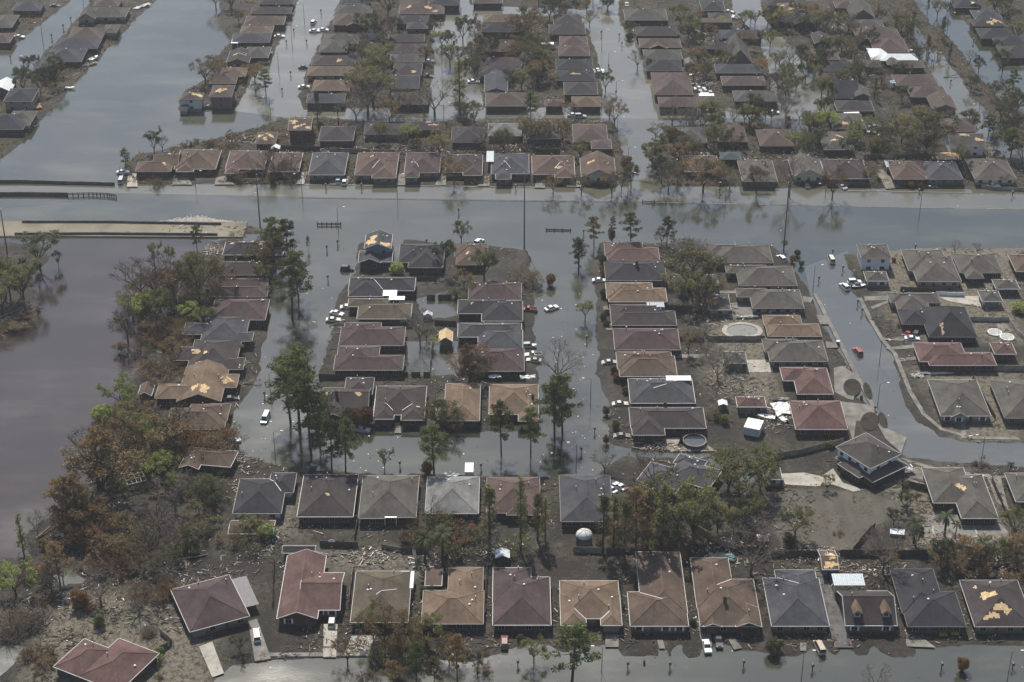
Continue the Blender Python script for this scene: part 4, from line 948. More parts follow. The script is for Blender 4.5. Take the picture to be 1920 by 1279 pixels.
TYPES = { # code: (kind, crown material, trunk material, look, category, group, name, width factor)
 'p': ('pine','green','bark','green pine','tree','green pine trees','pine_tree',1.0),
 'q': ('pine','brown','bark','browning pine','tree','browning pines','pine_tree',1.0),
 'g': ('leafy','olive','bark','olive-green leafy tree','tree','leafy trees','leafy_tree',1.0),
 'k': ('leafy','dark','bark','dark green leafy tree','tree','leafy trees','leafy_tree',.9),
 'y': ('leafy','yellow','bark','yellow-green bushy tree','tree','leafy trees','leafy_tree',1.1),
 'b': ('brownleaf','brown','bark','brown withered tree','tree','withered trees','withered_tree',1.05),
 'r': ('shrub','rust','bark','rust-brown rounded shrub','shrub','round shrubs','shrub',.9),
 'u': ('shrub','dark','bark','dark green rounded shrub','shrub','round shrubs','shrub',1.0),
 'v': ('shrub','yellow','bark','yellow-green shrub','shrub','round shrubs','shrub',1.1),
 's': ('sparse','grey','barkl','bare grey tree','tree','bare trees','bare_tree',1.1),
 'w': ('sparse','brown','bark','bare brown tree','tree','bare trees','bare_tree',1.1),
 'o': ('cypress','olive','bark','slender olive conifer','tree','slender conifers','conifer_tree',1.0),
 'c': ('cypress','dark','bark','slender dark conifer','tree','slender conifers','conifer_tree',1.2),
 'n': ('bush','brown','barkl','brown storm-broken thicket','thicket','storm-broken thickets','thicket',1.25),
 'x': ('bush','rust','bark','rusty dead-leaved thicket','thicket','storm-broken thickets','thicket',1.2),
 'e': ('bush','olive','bark','olive-green tangled thicket','thicket','storm-broken thickets','thicket',1.2),
 'm': ('palm','dark','bark','small palm','palm','palms','palm_tree',1.0),
 'z': ('grass','brown','barkl','flattened brown reed clump','reeds','reed clumps','reed_clump',1.0),
}
NV = {'pine': 4, 'leafy': 4, 'brownleaf': 4, 'sparse': 4, 'cypress': 3, 'bush': 4, 'shrub': 2, 'palm': 2, 'grass': 2}
MESH = {}
def tree_meshes(code, v):
    kind, lm, tm = TYPES[code][:3]; k = (code, v)
    if k not in MESH:
        base = ('*', kind, v)
        if base not in MESH: MESH[base] = mk_tree(kind, v)
        t0, c0 = MESH[base]; t1, c1 = t0.copy(), c0.copy(); t1.materials.append(M[tm]); c1.materials.append(L[lm]); MESH[k] = (t1, c1)
    return MESH[k]
tr_r = random.Random(11); NT = 0
def over_roof(x, y, pad=0):
    for a, b, c, s_, x0, x1, y0, y1 in FOOT:
        dx, dy = x-a, y-b
        if abs(dx) > 22 or abs(dy) > 22: continue
        u = dx*c+dy*s_; v = -dx*s_+dy*c
        if x0-pad < u < x1+pad and y0-pad < v < y1+pad: return True
    return False
def tree(code, px, py, hp, wf=1.0, lean=None):
    global NT
    if 200 < px < 300 and 903 < py < 968: return None     # the pergola stands in the open here
    kind, lm, tm, look, cat, grp, nm, w0 = TYPES[code]
    p = P(px, py); h_ = hm(py, hp); 
    p.z = -.1
    sc = h_/10; tall = 1.0
    w_ = sc*w0*wf*tr_r.uniform(.92, 1.1)
    root = empty(nm, p, tr_r.uniform(0, 6.28), (w_, w_, sc*tall))
    if lean: root.rotation_euler = (lean[0], lean[1], 0)
    t_, c_ = tree_meshes(code, tr_r.randrange(NV[kind])); 
    a = link('trunk' if kind not in ('shrub', 'bush', 'grass') else 'stems', t_, root); b_ = link('crown' if kind not in ('shrub','bush','grass') else 'foliage', c_, root)
    THINGS.append([root, look, cat, px, py, grp, hp]); NT += 1
    return root
TREES = '''
p 517 497 88 .8;p 540 505 92 .8;p 578 470 28 .6;p 548 598 120 1.1;p 560 560 90 1;q 500 520 55 1;p 562 812 160 .9;p 545 790 120 1;p 583 850 150 .9;p 600 830 95 1;p 622 884 95 .95;p 648 886 98 .85;
k 721 879 42 .9;p 814 888 92 1.0;p 940 852 102 .75;p 995 855 92 .8;p 1040 825 112 1;p 1055 812 110 1;q 1040 800 70 .8;r 800 890 24 1;r 592 808 32 1;r 668 802 36 .8;r 688 796 34 .9;k 650 800 40 1;k 657 806 48 .9
k 828 812 72 1.1;x 845 800 45 1;b 818 800 60 1;x 885 702 70 .8;k 893 720 60 1;q 880 720 75 .8;k 832 510 68 .95;k 908 528 72 1.2;b 870 540 40 1;e 870 560 38 1;s 788 650 82 .8;g 800 640 35 1;v 745 516 24 1;k 865 458 54 .9;y 812 655 26 1
n 880 552 26 1;r 1032 535 22 .9;n 1008 540 24 .8;n 985 530 40 1;s 1046 722 84 1.1;n 1045 728 28 1;c 1085 505 62 1.3;p 1085 498 52 1;q 1114 463 58 1;q 1148 450 46 .6;r 1146 452 24 .7;p 1183 462 66 1;p 1250 462 56 1;b 1240 460 40 .7
g 1292 548 100 1.3;s 1300 520 80 1.2;g 1312 575 75 1;n 1320 580 45 1;b 1335 560 45 1;e 1270 545 40 1;g 1097 602 44 .9;u 1130 496 16 1;r 1131 512 16 1;r 1132 520 15 1;u 1133 558 17 1;u 1132 600 14 1;r 1138 590 10 1;u 1138 612 12 1
u 1152 700 14 1;r 1156 715 16 1;u 1168 718 15 1;r 1136 778 17 .8;r 1136 832 17 .8;u 1154 806 18 .8;u 1173 738 14 1;s 1345 718 70 1.1;e 1336 785 34 .7;v 1358 796 20 .6;b 1290 665 60 .6;s 1315 650 50 .7
o 1008 1016 96 1.1;o 976 1035 140 1;o 1022 1018 85 1;o 918 1030 125 1.1;o 1130 1040 120 1.1;o 1150 1028 100 1;o 1170 1046 118 .9;q 1192 1048 130 .8;o 1212 1040 130 1.1;o 1240 1036 128 1.2;k 1255 1025 70 1.2;g 1270 1000 120 1;g 1300 1012 90 1.1;w 1230 960 110 1
g 1385 938 95 1.3;g 1365 925 75 1.2;y 1430 885 55 1.1;g 1425 920 65 1;g 1400 985 75 1;g 1345 1000 70 1;k 1215 1010 65 1.3;x 1270 1040 40 1;n 1140 1020 30 1;b 1320 1035 55 1;k 1375 1000 45 1;s 1408 1080 110 .9;x 1240 1030 42 1;e 1190 965 35 1;g 1165 985 60 1.1
g 1490 1010 70 .9;u 1478 1022 22 1;e 1490 1020 26 1;m 1690 940 42 1;k 1700 960 50 .8;k 1675 985 36 1.1;m 1713 1020 50 1.3;k 1716 1030 50 .7;m 1771 1008 50 1.4;m 1790 1012 36 1;m 1892 890 26 1.1;m 1836 1060 55 1.1;k 1845 1055 40 1;g 1870 1050 50 1;b 1905 1050 60 1;g 1900 1010 60 .9
s 1655 1078 105 .9;b 1665 1065 40 1;n 1790 1062 50 1;n 1830 1070 45 1;n 1905 1085 50 1.1;e 1760 1045 34 1;g 1550 920 32 1;s 1450 950 40 .5;n 1838 872 18 1;n 1570 1002 14 1;v 1555 840 14 1;b 1420 1035 45 .6
m 797 1058 62 1.2;m 830 1056 70 1.2;e 860 1030 60 1.1;x 865 1020 48 1;e 808 1020 60 1.1;e 830 985 50 .9;s 805 990 62 1;x 775 1010 34 1;u 795 1120 20 .8;s 915 1045 70 .8;e 945 1040 40 .8;k 810 1120 28 .5
b 722 1222 88 .9;g 700 1200 70 .8;n 735 1235 50 1;b 765 1240 70 .8;p 781 1285 80 .8;g 800 1212 68 .9;x 790 1215 35 1;b 842 1240 60 .9;q 858 1280 90 .7;k 895 1262 50 .9;n 905 1255 22 1;b 740 1290 55 .8;q 815 1290 60 .8;r 803 1252 14 1;b 685 1290 40 .7
p 1072 1282 112 1.15;g 1001 1242 52 .9;u 975 1203 14 1;s 1640 1296 48 1.2;r 1803 1258 26 .9;u 1298 1172 12 1;u 1403 1195 15 1;r 1190 1190 12 1;u 1100 1200 12 1;m 1600 940 10 1;u 1452 1226 28 1
k 450 1222 34 1;v 300 1225 12 1;y 30 1118 70 1.1;z 20 1195 55 1.6;z 70 1170 42 1.4;s 190 1135 75 1;m 187 1172 30 1.3;v 186 1172 18 1;m 137 1200 24 .6;r 150 1140 34 1;x 158 1145 30 1.2;z 283 1194 28 1;s 262 1150 62 1;x 275 1125 45 1;q 113 1095 75 1
x 60 1240 38 .9;n 75 1255 34 1;x 60 1290 22 1;o 45 1040 78 1.2;s 72 1010 60 .6;q 90 1065 55 .9;n 300 1270 14 1;n 90 1230 30 1;e 295 1245 20 1;y 303 1240 14 1
q 120 990 90 1;x 145 1010 100 .7;q 150 985 95 1;b 165 1000 80 1;x 170 1010 60 1;n 205 1020 60 1;b 195 930 120 1.1;q 190 920 115 1.1;w 185 915 110 1;e 215 900 70 1;n 240 880 70 1;s 250 960 60 1;n 290 935 65 1.1
s 330 960 95 1.1;y 300 905 60 1;w 300 1000 80 1;n 270 1060 60 1;w 285 1050 90 .9;x 215 1060 60 1;e 250 1010 60 1;e 240 1040 45 1;s 330 1030 70 1.1;e 370 1000 60 1;e 345 1045 45 .9;u 360 1035 26 1;k 395 950 60 1.3;e 380 925 55 1;n 430 1015 40 1
y 335 925 44 1;e 300 870 60 1;y 290 850 75 1;y 285 835 50 1;b 310 860 90 1;e 265 830 60 1;g 240 830 80 1;b 225 860 90 1;n 370 850 60 1.1;x 395 845 55 1.2;n 415 838 45 1.1;w 325 830 95 1;x 350 850 60 1
y 234 775 78 .9;e 235 780 40 1;n 265 780 40 1;v 195 790 28 1.2;s 250 790 60 .8;n 300 715 52 1.1;w 280 705 50 1;b 320 690 35 .8;x 210 810 50 1;m 452 664 20 1.2;e 480 1015 45 1.1;v 500 1010 26 1;g 470 1000 40 1
n 265 560 55 1;w 265 560 88 1.2;b 300 570 80 1;w 300 575 95 1;g 290 500 55 .6;g 320 505 55 .6;w 325 560 90 1;b 330 565 75 1;e 345 570 60 1;g 352 550 70 1;p 370 475 52 .9;g 375 560 95 1;b 405 560 75 1;w 380 600 90 .8
b 365 520 60 .8;y 250 600 50 1.2;y 275 600 60 1.1;g 295 615 85 .8;k 315 600 45 .9;y 355 600 38 1.2;y 385 610 40 1.2;e 330 625 36 1;n 290 620 45 .9;w 240 640 85 .7;n 225 605 14 2;x 300 650 30 1;e 270 590 40 1;b 430 540 30 .9;g 405 520 40 .8;b 500 500 40 .9;k 470 540 26 1
k 75 500 74 1.3;k 110 500 34 .8;k 45 510 30 1;g 20 560 85 .9;g 45 565 90 .9;s 12 560 95 .8;g 5 590 80 1;k 40 560 40 1;n 35 610 26 1.6;n 5 625 30 1.5;n 60 585 20 1.5;y 488 440 14 1
b 851 347 60 .8;u 600 238 10 1;c 596 230 62 1.0;m 635 238 42 .8;b 435 270 30 .9;k 290 288 52 .9;s 305 285 40 .8;b 328 292 22 1.2;p 237 318 40 1;e 372 268 16 1;x 395 272 20 1.1;x 350 276 18 1;n 300 350 24 .9;n 420 278 14 1.2
s 492 338 50 1.2;w 520 336 55 1.3;w 545 330 48 1.2;n 450 335 30 1;b 510 300 30 1;s 545 344 30 1;r 512 345 18 .8;b 1037 365 42 .9;b 1090 365 44 1;b 1147 366 50 1;k 1165 358 44 .8;k 1183 350 54 .9;r 1175 322 30 1
k 1240 345 62 1;p 1237 300 48 1;s 1253 360 70 .8;b 1270 345 55 1;b 1318 362 74 1.1;r 1260 262 24 1;k 1330 330 34 1;s 1368 356 50 1.1;b 1352 340 34 1.1;b 1418 362 64 .9;k 1430 330 30 .8;s 1480 370 90 .7;b 1560 375 74 .8;k 1230 325 40 1
k 1270 285 46 1.1;b 1305 300 40 1;s 1285 250 42 1;g 1335 240 58 1.1;g 1340 250 46 1;b 1380 285 42 1;g 1405 240 48 1.1;k 1408 240 50 1;k 1870 310 34 1;p 1895 300 60 1;r 1708 352 12 1;r 1725 354 12 1;u 1647 340 8 1;s 1790 475 28 1;s 1832 475 26 1
y 1470 468 22 .7;b 1880 345 24 .9;b 1840 344 20 1;u 1495 480 12 1;r 1486 492 14 1;u 1502 500 12 1;r 1675 492 10 1;v 1912 585 18 1.6;n 1690 612 16 1;s 1865 290 30 .8;u 605 345 6 1
y 762 260 32 1.2;g 775 270 42 1.1;k 780 285 30 1;b 905 282 26 1;b 838 320 32 .8;b 1010 270 48 1;s 1000 262 60 1;b 1045 262 52 1;w 1055 270 46 1;s 660 250 32 1;s 735 250 26 .9;u 740 260 18 1;e 800 290 24 1;n 650 275 12 1
s 668 228 60 1.1;s 690 215 85 1.2;g 700 200 90 1.2;s 700 180 70 1.1;g 705 140 66 1.1;k 720 140 40 1;b 680 170 50 1;s 750 205 60 1.1;s 765 210 50 1;g 735 220 40 1;s 815 218 75 1.2;s 795 215 50 1;o 862 210 105 1.2;s 875 225 44 1;n 862 215 34 1
k 868 84 68 .9;g 885 115 45 1.1;g 860 115 34 1;b 880 128 28 1;r 872 126 14 1;r 893 126 15 1;k 880 60 30 .8;k 812 70 40 1;g 828 90 42 1;k 838 88 36 1;g 800 115 36 1;g 900 98 40 1;k 925 115 60 1;b 910 110 40 1;s 735 65 40 1;k 747 60 38 1
k 728 32 52 1.2;g 690 20 34 1;b 720 70 36 1;p 995 232 62 1;b 1065 222 38 .9;s 1143 220 48 1;k 1135 172 46 1.1;b 985 80 70 1.1;k 1000 130 60 1.2;b 975 110 50 1;g 990 60 60 1;k 1030 40 48 1;s 1105 50 34 1;b 1015 150 50 1;s 1000 160 46 1;g 1020 110 46 1
b 1045 40 40 1;k 1060 30 30 1;k 1080 22 28 1;k 1140 20 30 1;g 1100 20 28 1.2;k 1180 62 24 1.3;u 1180 75 14 1.2;s 1195 130 44 1;k 1220 132 26 1;u 1212 112 14 1;g 1290 75 54 1.1;y 1300 65 32 1.1;g 1275 50 46 1.2;b 1310 120 44 1;y 1320 120 30 1.2
b 1300 150 40 1;k 1325 145 34 1.2;g 1350 115 30 1;s 1260 235 50 1.2;s 1292 235 42 1.1;b 1338 235 48 1.2;k 1300 225 20 1;g 1735 292 88 1.3;e 1640 284 44 1.4;y 1600 275 34 1.1;g 1690 270 60 1.1;k 1505 60 40 1;g 1530 250 44 1
'''
for line in TREES.strip().split('\n'):
    for it in line.strip(';').split(';'):
        c_, x, y, h_, wf = it.split(); tree(c_, float(x), float(y), float(h_), float(wf))
# backyard and street trees of the far blocks: pixel boxes and how many stand in each
FILL = [((1445,30,1560,60),'sgbk',14),((1440,120,1560,230),'ssgks',34),((1540,40,1720,200),'sgkkgos',44),((1480,230,1760,290),'sgykgsx',30),((1690,20,1830,120),'kscb',15),((1790,130,1915,260),'kpkgk',18),
 ((1850,-5,1920,110),'gk',9),((1320,170,1460,235),'sk',6),((1620,300,1920,350),'sb',5),((880,40,1040,170),'sgbkg',22),((660,60,740,190),'sgk',20),((600,232,1170,300),'bgs',14),((1240,232,1900,340),'sgks',24),((800,60,900,200),'sgk',7),((1290,40,1450,160),'sgkyb',20),
 ((400,10,450,60),'sg',4),((380,120,410,170),'b',3),((40,140,140,200),'kk',6),((30,110,70,140),'k',2),((430,150,500,200),'pb',3),((1000,-5,1160,30),'kgb',7),((1200,255,1300,330),'gb',6),((300,610,345,760),'nx',5),
 ((150,880,400,1060),'nxee',12),((60,1060,330,1150),'nxs',8),((230,640,300,700),'n',2),((400,455,530,640),'ebg',8),((320,640,420,700),'nb',3),((1130,880,1420,1030),'gso',7),((1740,1030,1920,1080),'nekb',8),((1320,650,1370,700),'s',2),((640,1200,900,1260),'be',4)]
for (x0, y0, x1, y1), codes, n in FILL:
    k = 0; tries = 0
    while k < n and tries < n*12:
        tries += 1; x = tr_r.uniform(x0, x1); y = tr_r.uniform(y0, y1); q = P(x, y)
        if over_roof(q.x, q.y, -.5): continue
        c_ = tr_r.choice(codes); m_ = tr_r.uniform(6.5, 13)/hm(y, 1.0)
        if c_ in 'nxe': m_ = tr_r.uniform(4.5, 8)/hm(y, 1.0)
        if x0 > 1200 and y1 < 300: m_ *= .9
        tree(c_, x, y, m_); k += 1

# weeds, fallen twigs and low regrowth all over the yards: nobody could count them
def cover(name, n, mat, y0, y1, size, zmax, thr, seed):
    rs = np.random.RandomState(seed); rr_ = random.Random(seed); mb = MB(); k = 0
    while k < n:
        X = rs.uniform(-20, 1940, 3000); Y = rs.uniform(y0, y1, 3000); pts = np.array([P(x, y)[:2] for x, y in zip(X, Y)])
        s_ = inland(pts); cl = vnoise(pts[:, 0]/4, pts[:, 1]/4, seed)*.6+vnoise(pts[:, 0]/14, pts[:, 1]/14, seed+1)*.4
        for x, y in pts[(s_ > .2) & (cl > thr)]:
            if over_roof(x, y, -.3): continue
            hgt = zmax*rr_.random()**1.5; leaves(mb, (x, y, .25+hgt/2), .7, hgt/2+.1, 5, size, rr_); k += 5
            if k >= n: break
    return struct(mb.build(name, mat), 'stuff')
cover('weeds', 34000, L['olive'], 0, 350, .34, 1.8, .5, 21)
cover('dead_weeds', 34000, L['brown'], 0, 350, .34, 1.6, .5, 31)
cover('weeds', 9000, L['olive'], 450, 1279, .2, .9, .6, 41)
cover('dead_weeds', 16000, L['brown'], 450, 1279, .2, .8, .57, 51)
# ------------------------------------------------------------------ vehicles
def prism(mb, prof, w0, w1, zs, mi=0):    # side profile (x,z) lofted across y, narrower above zs
    n = len(prof); vs = []
    for sg in (-1, 1):
        for x, z in prof: vs.append((x, sg*(w0 if z <= zs else w1)/2, z))
    fs = [tuple(range(n))[::-1], tuple(range(n, 2*n))]+[(k, (k+1) % n, n+(k+1) % n, n+k) for k in range(n)]
    mb.add(vs, fs, mi)
def mk_car(kind):
    root = empty('car', (0,0,0)); L_ = {'sedan':4.8,'suv':4.7,'pickup':5.4,'van':5.2}[kind]; a = L_/2
    b = MB(); g_ = MB(); r_ = MB()
    prism(b, [(-a,.32),(-a,.78),(-a+.1,.9),(-a+1.0,.95),(a-1.3,.93),(a-.12,.78),(a,.6),(a,.32),(a-.4,.22),(-a+.4,.22)], 1.82, 1.76, .8)
    if kind == 'sedan': gl = [(-a+.75,.94),(-a+1.45,1.38),(a-2.15,1.40),(a-1.35,.93)]; rf = (-a+1.5, a-2.2, 1.385)
    elif kind == 'suv': gl = [(-a+.12,.94),(-a+.4,1.70),(a-2.05,1.72),(a-1.3,.93)]; rf = (-a+.4, a-2.1, 1.71)
    elif kind == 'van': gl = [(-a+.05,.94),(-a+.15,1.9),(a-1.6,1.92),(a-.7,.9)]; rf = (-a+.12, a-1.65, 1.9)
    else: gl = [(-.35,.94),(-.2,1.66),(a-2.1,1.68),(a-1.4,.93)]; rf = (-.2, a-2.15, 1.67)
    vs = []; n = 4
    for sg in (-1, 1):
        for i, (x, z) in enumerate(gl): vs.append((x, sg*(.86 if i in (0, 3) else .68), z))
    g_.add(vs, [(3,2,1,0),(4,5,6,7)]+[(k, (k+1) % n, n+(k+1) % n, n+k) for k in range(n)])
    r_.box(rf[0], rf[1], -.69, .69, rf[2]-.01, rf[2]+.05)
    for sg in (-1, 1):     # pillars
        for f in (0, .5, 1):
            x0_ = gl[0][0]*(1-f)+gl[3][0]*f; x1_ = gl[1][0]*(1-f)+gl[2][0]*f; r_.bar((x0_, sg*.87, .93), (x1_, sg*.69, rf[2]+.02), .07, .07)
    bo = b.build('body', M['paint'], root); build_g = g_.build('windows', M['glass'], root); ro = r_.build('cabin_roof', M['paint'], root)
    if kind == 'pickup':
        t = MB(); t.box(-a+.12,-.5,-.75,.75,.9,.975,0); t.build('cargo_bed', M['tyre'], root)
        t = MB()
        for sg in (-1, 1): t.box(-a+.05,-.4,sg*.80-.07,sg*.80+.07,.88,1.15)
        t.box(-a,-a+.1,-.85,.85,.88,1.15); t.build('bed_side', M['paint'], root)
    for sx in (-a+.85, a-.95):
        for sg in (-1, 1):
            w_ = MB(); w_.tube((sx, sg*.78, .33), (sx, sg*.94, .33), .33, .33, 12, 0); w_.tube((sx, sg*.93, .33), (sx, sg*.955, .33), .19, .19, 10, 1); w_.build('wheel', [M['tyre'], M['vent']], root)
    for sg in (-1, 1):
        w_ = MB(); w_.box(a-.12, a+.01, sg*.62-.18, sg*.62+.18, .6, .74); w_.build('headlight', M['light'], root)
        w_ = MB(); w_.box(-a-.01, -a+.08, sg*.66-.16, sg*.66+.16, .66, .82); w_.build('tail_light', M['redl'], root)
    w_ = MB(); w_.box(a-.05, a+.06, -.85, .85, .32, .5); w_.box(-a-.06, -a+.05, -.85, .85, .32, .5); w_.build('bumper', M['vent'], root)
    return root
PROTO = {}
CC = {'white': (.72,.72,.70), 'silver': (.42,.43,.44), 'black': (.025,.025,.028), 'dark': (.06,.065,.07), 'red': (.33,.05,.05), 'tan': (.42,.36,.27), 'cream': (.58,.55,.47), 'blue': (.08,.12,.2), 'maroon': (.16,.04,.045), 'muddy': (.22,.20,.16)}
cr = random.Random(3)
def car(kind, col, px, py, ang=0, sink=0.0, extra=''):
    key = kind
    if key not in PROTO: PROTO[key] = mk_car(kind); o = PROTO[key]
    else: o = copy_tree(PROTO[key])
    p = P(px, py); o.location = (p.x, p.y, .12-sink); o.rotation_euler = (cr.uniform(-.02,.02), cr.uniform(-.02,.02), R(ang))
    o.name = {'sedan':'parked_car','suv':'parked_car','pickup':'pickup_truck','van':'van'}[kind]
    for ch in o.children: ch.color = (*CC[col], 1)
    look = {'sedan': f'{col} sedan', 'suv': f'{col} boxy car', 'pickup': f'{col} pickup truck', 'van': f'{col} van'}[kind]
    THINGS.append([o, (extra+' ' if extra else '')+look, {'pickup':'truck','van':'van'}.get(kind,'car'), px, py, 'stranded cars', 0])
CARS = '''van white 482 1195 100;suv cream 623 1170 90;suv maroon 946 1208 90;sedan white 1325 1216 275;sedan black 1347 1206 272;van tan 1536 1218 100
sedan white 436 830 20;sedan black 433 750 8;van white 498 787 262;sedan silver 679 808 -12;sedan black 580 882 60;sedan white 652 578 5;sedan white 632 590 -25;sedan cream 625 602 0
suv black 651 506 0;suv white 898 456 60;sedan white 1124 528 0;pickup red 992 583 175;sedan white 1034 580 30;suv silver 992 651 5;pickup white 1000 668 180;sedan cream 1001 678 175;sedan silver 1143 682 5
sedan cream 1163 760 3;sedan muddy 1166 820 3;sedan white 1144 920 130;sedan white 1162 915 130;suv white 1465 487 110;van cream 1558 489 95;suv white 1602 531 5;sedan dark 1608 537 0
suv white 1583 540 110;suv red 1608 662 105;sedan red 1703 628 50;suv dark 1718 628 65;sedan white 1710 637 -5;sedan blue 1452 590 0;sedan white 1578 352 120;sedan white 283 331 2;sedan white 347 331 0;suv white 634 341 92;suv white 646 344 90
sedan white 1862 350 5;sedan dark 1513 350 90;suv white 588 44 80;sedan white 524 70 0;sedan cream 495 118 0;sedan dark 570 128 5;sedan white 570 165 5;sedan white 590 60 0;sedan white 606 58 0;sedan white 804 117 5
pickup dark 800 145 0;sedan silver 818 32 5;sedan muddy 886 152 0;sedan white 888 155 0;sedan white 1122 134 -5;sedan silver 1124 138 -5;sedan white 1075 218 0;suv silver 1088 220 0;sedan white 1366 24 -5;sedan white 1368 32 -5;sedan white 1375 37 -5
sedan white 1450 213 0;van white 1555 221 -5;sedan cream 1555 225 0;sedan muddy 1300 162 0;sedan white 1312 168 0;sedan silver 1324 174 0;sedan cream 1305 172 0;sedan blue 1318 162 0;van cream 1324 182 0;sedan silver 1385 60 0
sedan dark 1465 10 0;sedan white 1710 99 -10;sedan white 412 203 0;sedan dark 392 203 0;sedan silver 650 55 0;sedan white 1385 108 0;sedan white 36 71 0;sedan dark 103 13 0;van silver 228 340 90;sedan silver 1190 48 0;sedan white 1232 75 5;sedan silver 45 213 0
van white 1636 255 -8;sedan silver 1640 240 0;suv white 1830 255 60;sedan cream 1175 10 90;sedan white 231 325 0'''
for l in CARS.replace('\n', ';').split(';'):
    f = l.split(); car(f[0], f[1], float(f[2]), float(f[3]), float(f[4]), sink=.0 if float(f[3]) > 1100 else .22)
for k in list(PROTO): pass
# boats -----------------------------------------------------------------------
def boat(px, py, ang, col, label, sc=1.0):
    root = empty('boat', P(px, py, .25), R(ang), sc); b = MB(); st = []
    for x, w_, zk in ((-2.6,.95,.0),(-1,1.05,-.05),(.8,.95,0),(2.0,.55,.12),(2.9,.05,.35)):
        st.append([(x,-w_,.75+(.15 if x > 1.5 else 0)),(x,-w_*.75,.15+zk),(x,0,zk),(x,w_*.75,.15+zk),(x,w_,.75+(.15 if x > 1.5 else 0))])
    vs = [p for s_ in st for p in s_]; fs = []
    for i in range(4):
        for k in range(4): fs.append((i*5+k, i*5+k+1, i*5+k+6, i*5+k+5))
    fs.append((0,1,2,3,4)[::-1]); b.add(vs, fs); h_ = b.build('hull', M['paint'], root); h_.color = (*CC[col], 1)
    d = MB(); d.box(-2.5,.9,-.8,.8,.42,.47); d.add([(.8,-.9,.8),(2.0,-.5,.88),(2.85,0,.92),(2.0,.5,.88),(.8,.9,.8)], [(0,1,2,3,4)]); d.box(-1.9,-1.5,-.7,.7,.47,.8); dk = d.build('deck', M['whitep'], root)
    w_ = MB(); w_.bar((.7,-.6,.8),(.45,-.5,1.25),.05,.05); w_.bar((.7,.6,.8),(.45,.5,1.25),.05,.05); w_.box(.43,.47,-.55,.55,.95,1.3); w_.build('windscreen', M['glass'], root)
    m_ = MB(); m_.box(-3.0,-2.55,-.2,.2,.2,1.1); m_.build('outboard_motor', M['tyre'], root)
    tag(root, label, 'boat', 'boats')
boat(1437, 784, 165, 'white', 'white open boat stranded in the yard beside the dark red garage')
boat(1465, 786, 120, 'cream', 'cream boat half under white sheeting left of the red house')
boat(993, 650, 0, 'blue', 'pale boat parked above the white pickup beside the middle column', .8)
boat(1610, 538, 5, 'dark', 'dark-hulled boat beside the white garage at the street corner', .9)
boat(175, 112, 60, 'white', 'white boat moored on the left bank of the wide canal', 1.1)
boat(131, 166, 0, 'white', 'small white boat under the trees of the left canal bank', .8)
boat(1292, 62+80, 0, 'cream', 'cream boat in the junk-filled yard right of the wide flooded street', .8)
# poles, lamps, mailboxes -------------------------------------------------------
def lamp(px, py, hp, side, label=None):
    H_ = min(9.5, hm(py, hp)); root = empty('street_lamp', P(px, py, -.3), 0); m_ = MB()
    m_.tube((0,0,0),(0,0,H_),.12,.07,7); p_ = m_.build('pole', M['steel'], root)
    m_ = MB(); m_.tube((0,0,H_-.1),(side*1.0,0,H_+.35),.05,.045,5); m_.tube((side*1.0,0,H_+.35),(side*2.1,0,H_+.4),.045,.04,5); m_.build('arm', M['steel'], root)
    m_ = MB(); m_.box(side*2.35-.38, side*2.35+.38, -.16, .16, H_+.32, H_+.46); m_.build('lamp_head', M['light'], root)
    THINGS.append([root, 'street lamp with '+('right' if side > 0 else 'left')+'-pointing arm', 'street lamp', px, py, 'street lamps', 0])
for a in '''508 751 73 1;516 855 45 1;1107 762 74 -1;1080 884 70 -1;1645 764 44 1;1648 688 48 1;1840 864 46 -1;1502 1279 66 1;1888 1279 64 1;1128 1262 48 -1;1524 546 66 1;548 90 48 1;523 140 50 -1;507 216 32 -1;571 46 42 -1;
1128 96 44 1;1141 129 30 1;1155 181 28 1;1157 264 54 1;1178 302 24 1;1749 134 34 1;1776 57 32 1;1834 223 26 -1;81 82 38 -1;54 130 24 -1;158 21 24 -1;829 140 40 1;832 228 34 1;634 430 40 1;1313 238 30 1;1725 395 44 1;1177 370 50 1;745 372 52 1;567 372 44 -1;367 352 30 1;1360 380 36 -1;1547 372 26 -1'''.replace('\n','').split(';'):
    x, y, h_, s_ = map(float, a.split()); lamp(x, y, h_, s_)
def bigpole(px, py, hp, label):
    H_ = hm(py, hp); root = empty('utility_pole', P(px, py, -.5)); m_ = MB(); m_.tube((0,0,0),(0,0,H_),.27,.15,9); m_.build('pole', M['steel'], root)
    m_ = MB(); m_.tube((0,0,H_*.97),(0,2.2,H_*.985),.08,.05,5); m_.tube((0,0,H_*.88),(0,2.0,H_*.89),.08,.05,5); m_.tube((0,0,H_*.79),(0,2.0,H_*.8),.08,.05,5); m_.build('arm', M['steel'], root)
    for z in (.985, .89, .8): i = MB(); i.tube((0,2.0,H_*z-.5),(0,2.0,H_*z),.1,.1,6); i.tube((0,-.1,H_*z),(0,.3,H_*z+.15),.14,.1,6,0); i.build('insulator', M['light'], root)
    tag(root, label, 'pole', 'tall utility poles')
bigpole(488, 428, 108, 'tall grey utility pole at the end of the canal road')
bigpole(983, 466, 138, 'tall grey utility pole in the middle of the flooded boulevard')
bigpole(1469, 471, 138, 'tall grey utility pole near the inner right column of houses')
bigpole(14, 476, 82, 'tall grey utility pole at the left edge by the canal road')
mb0 = None
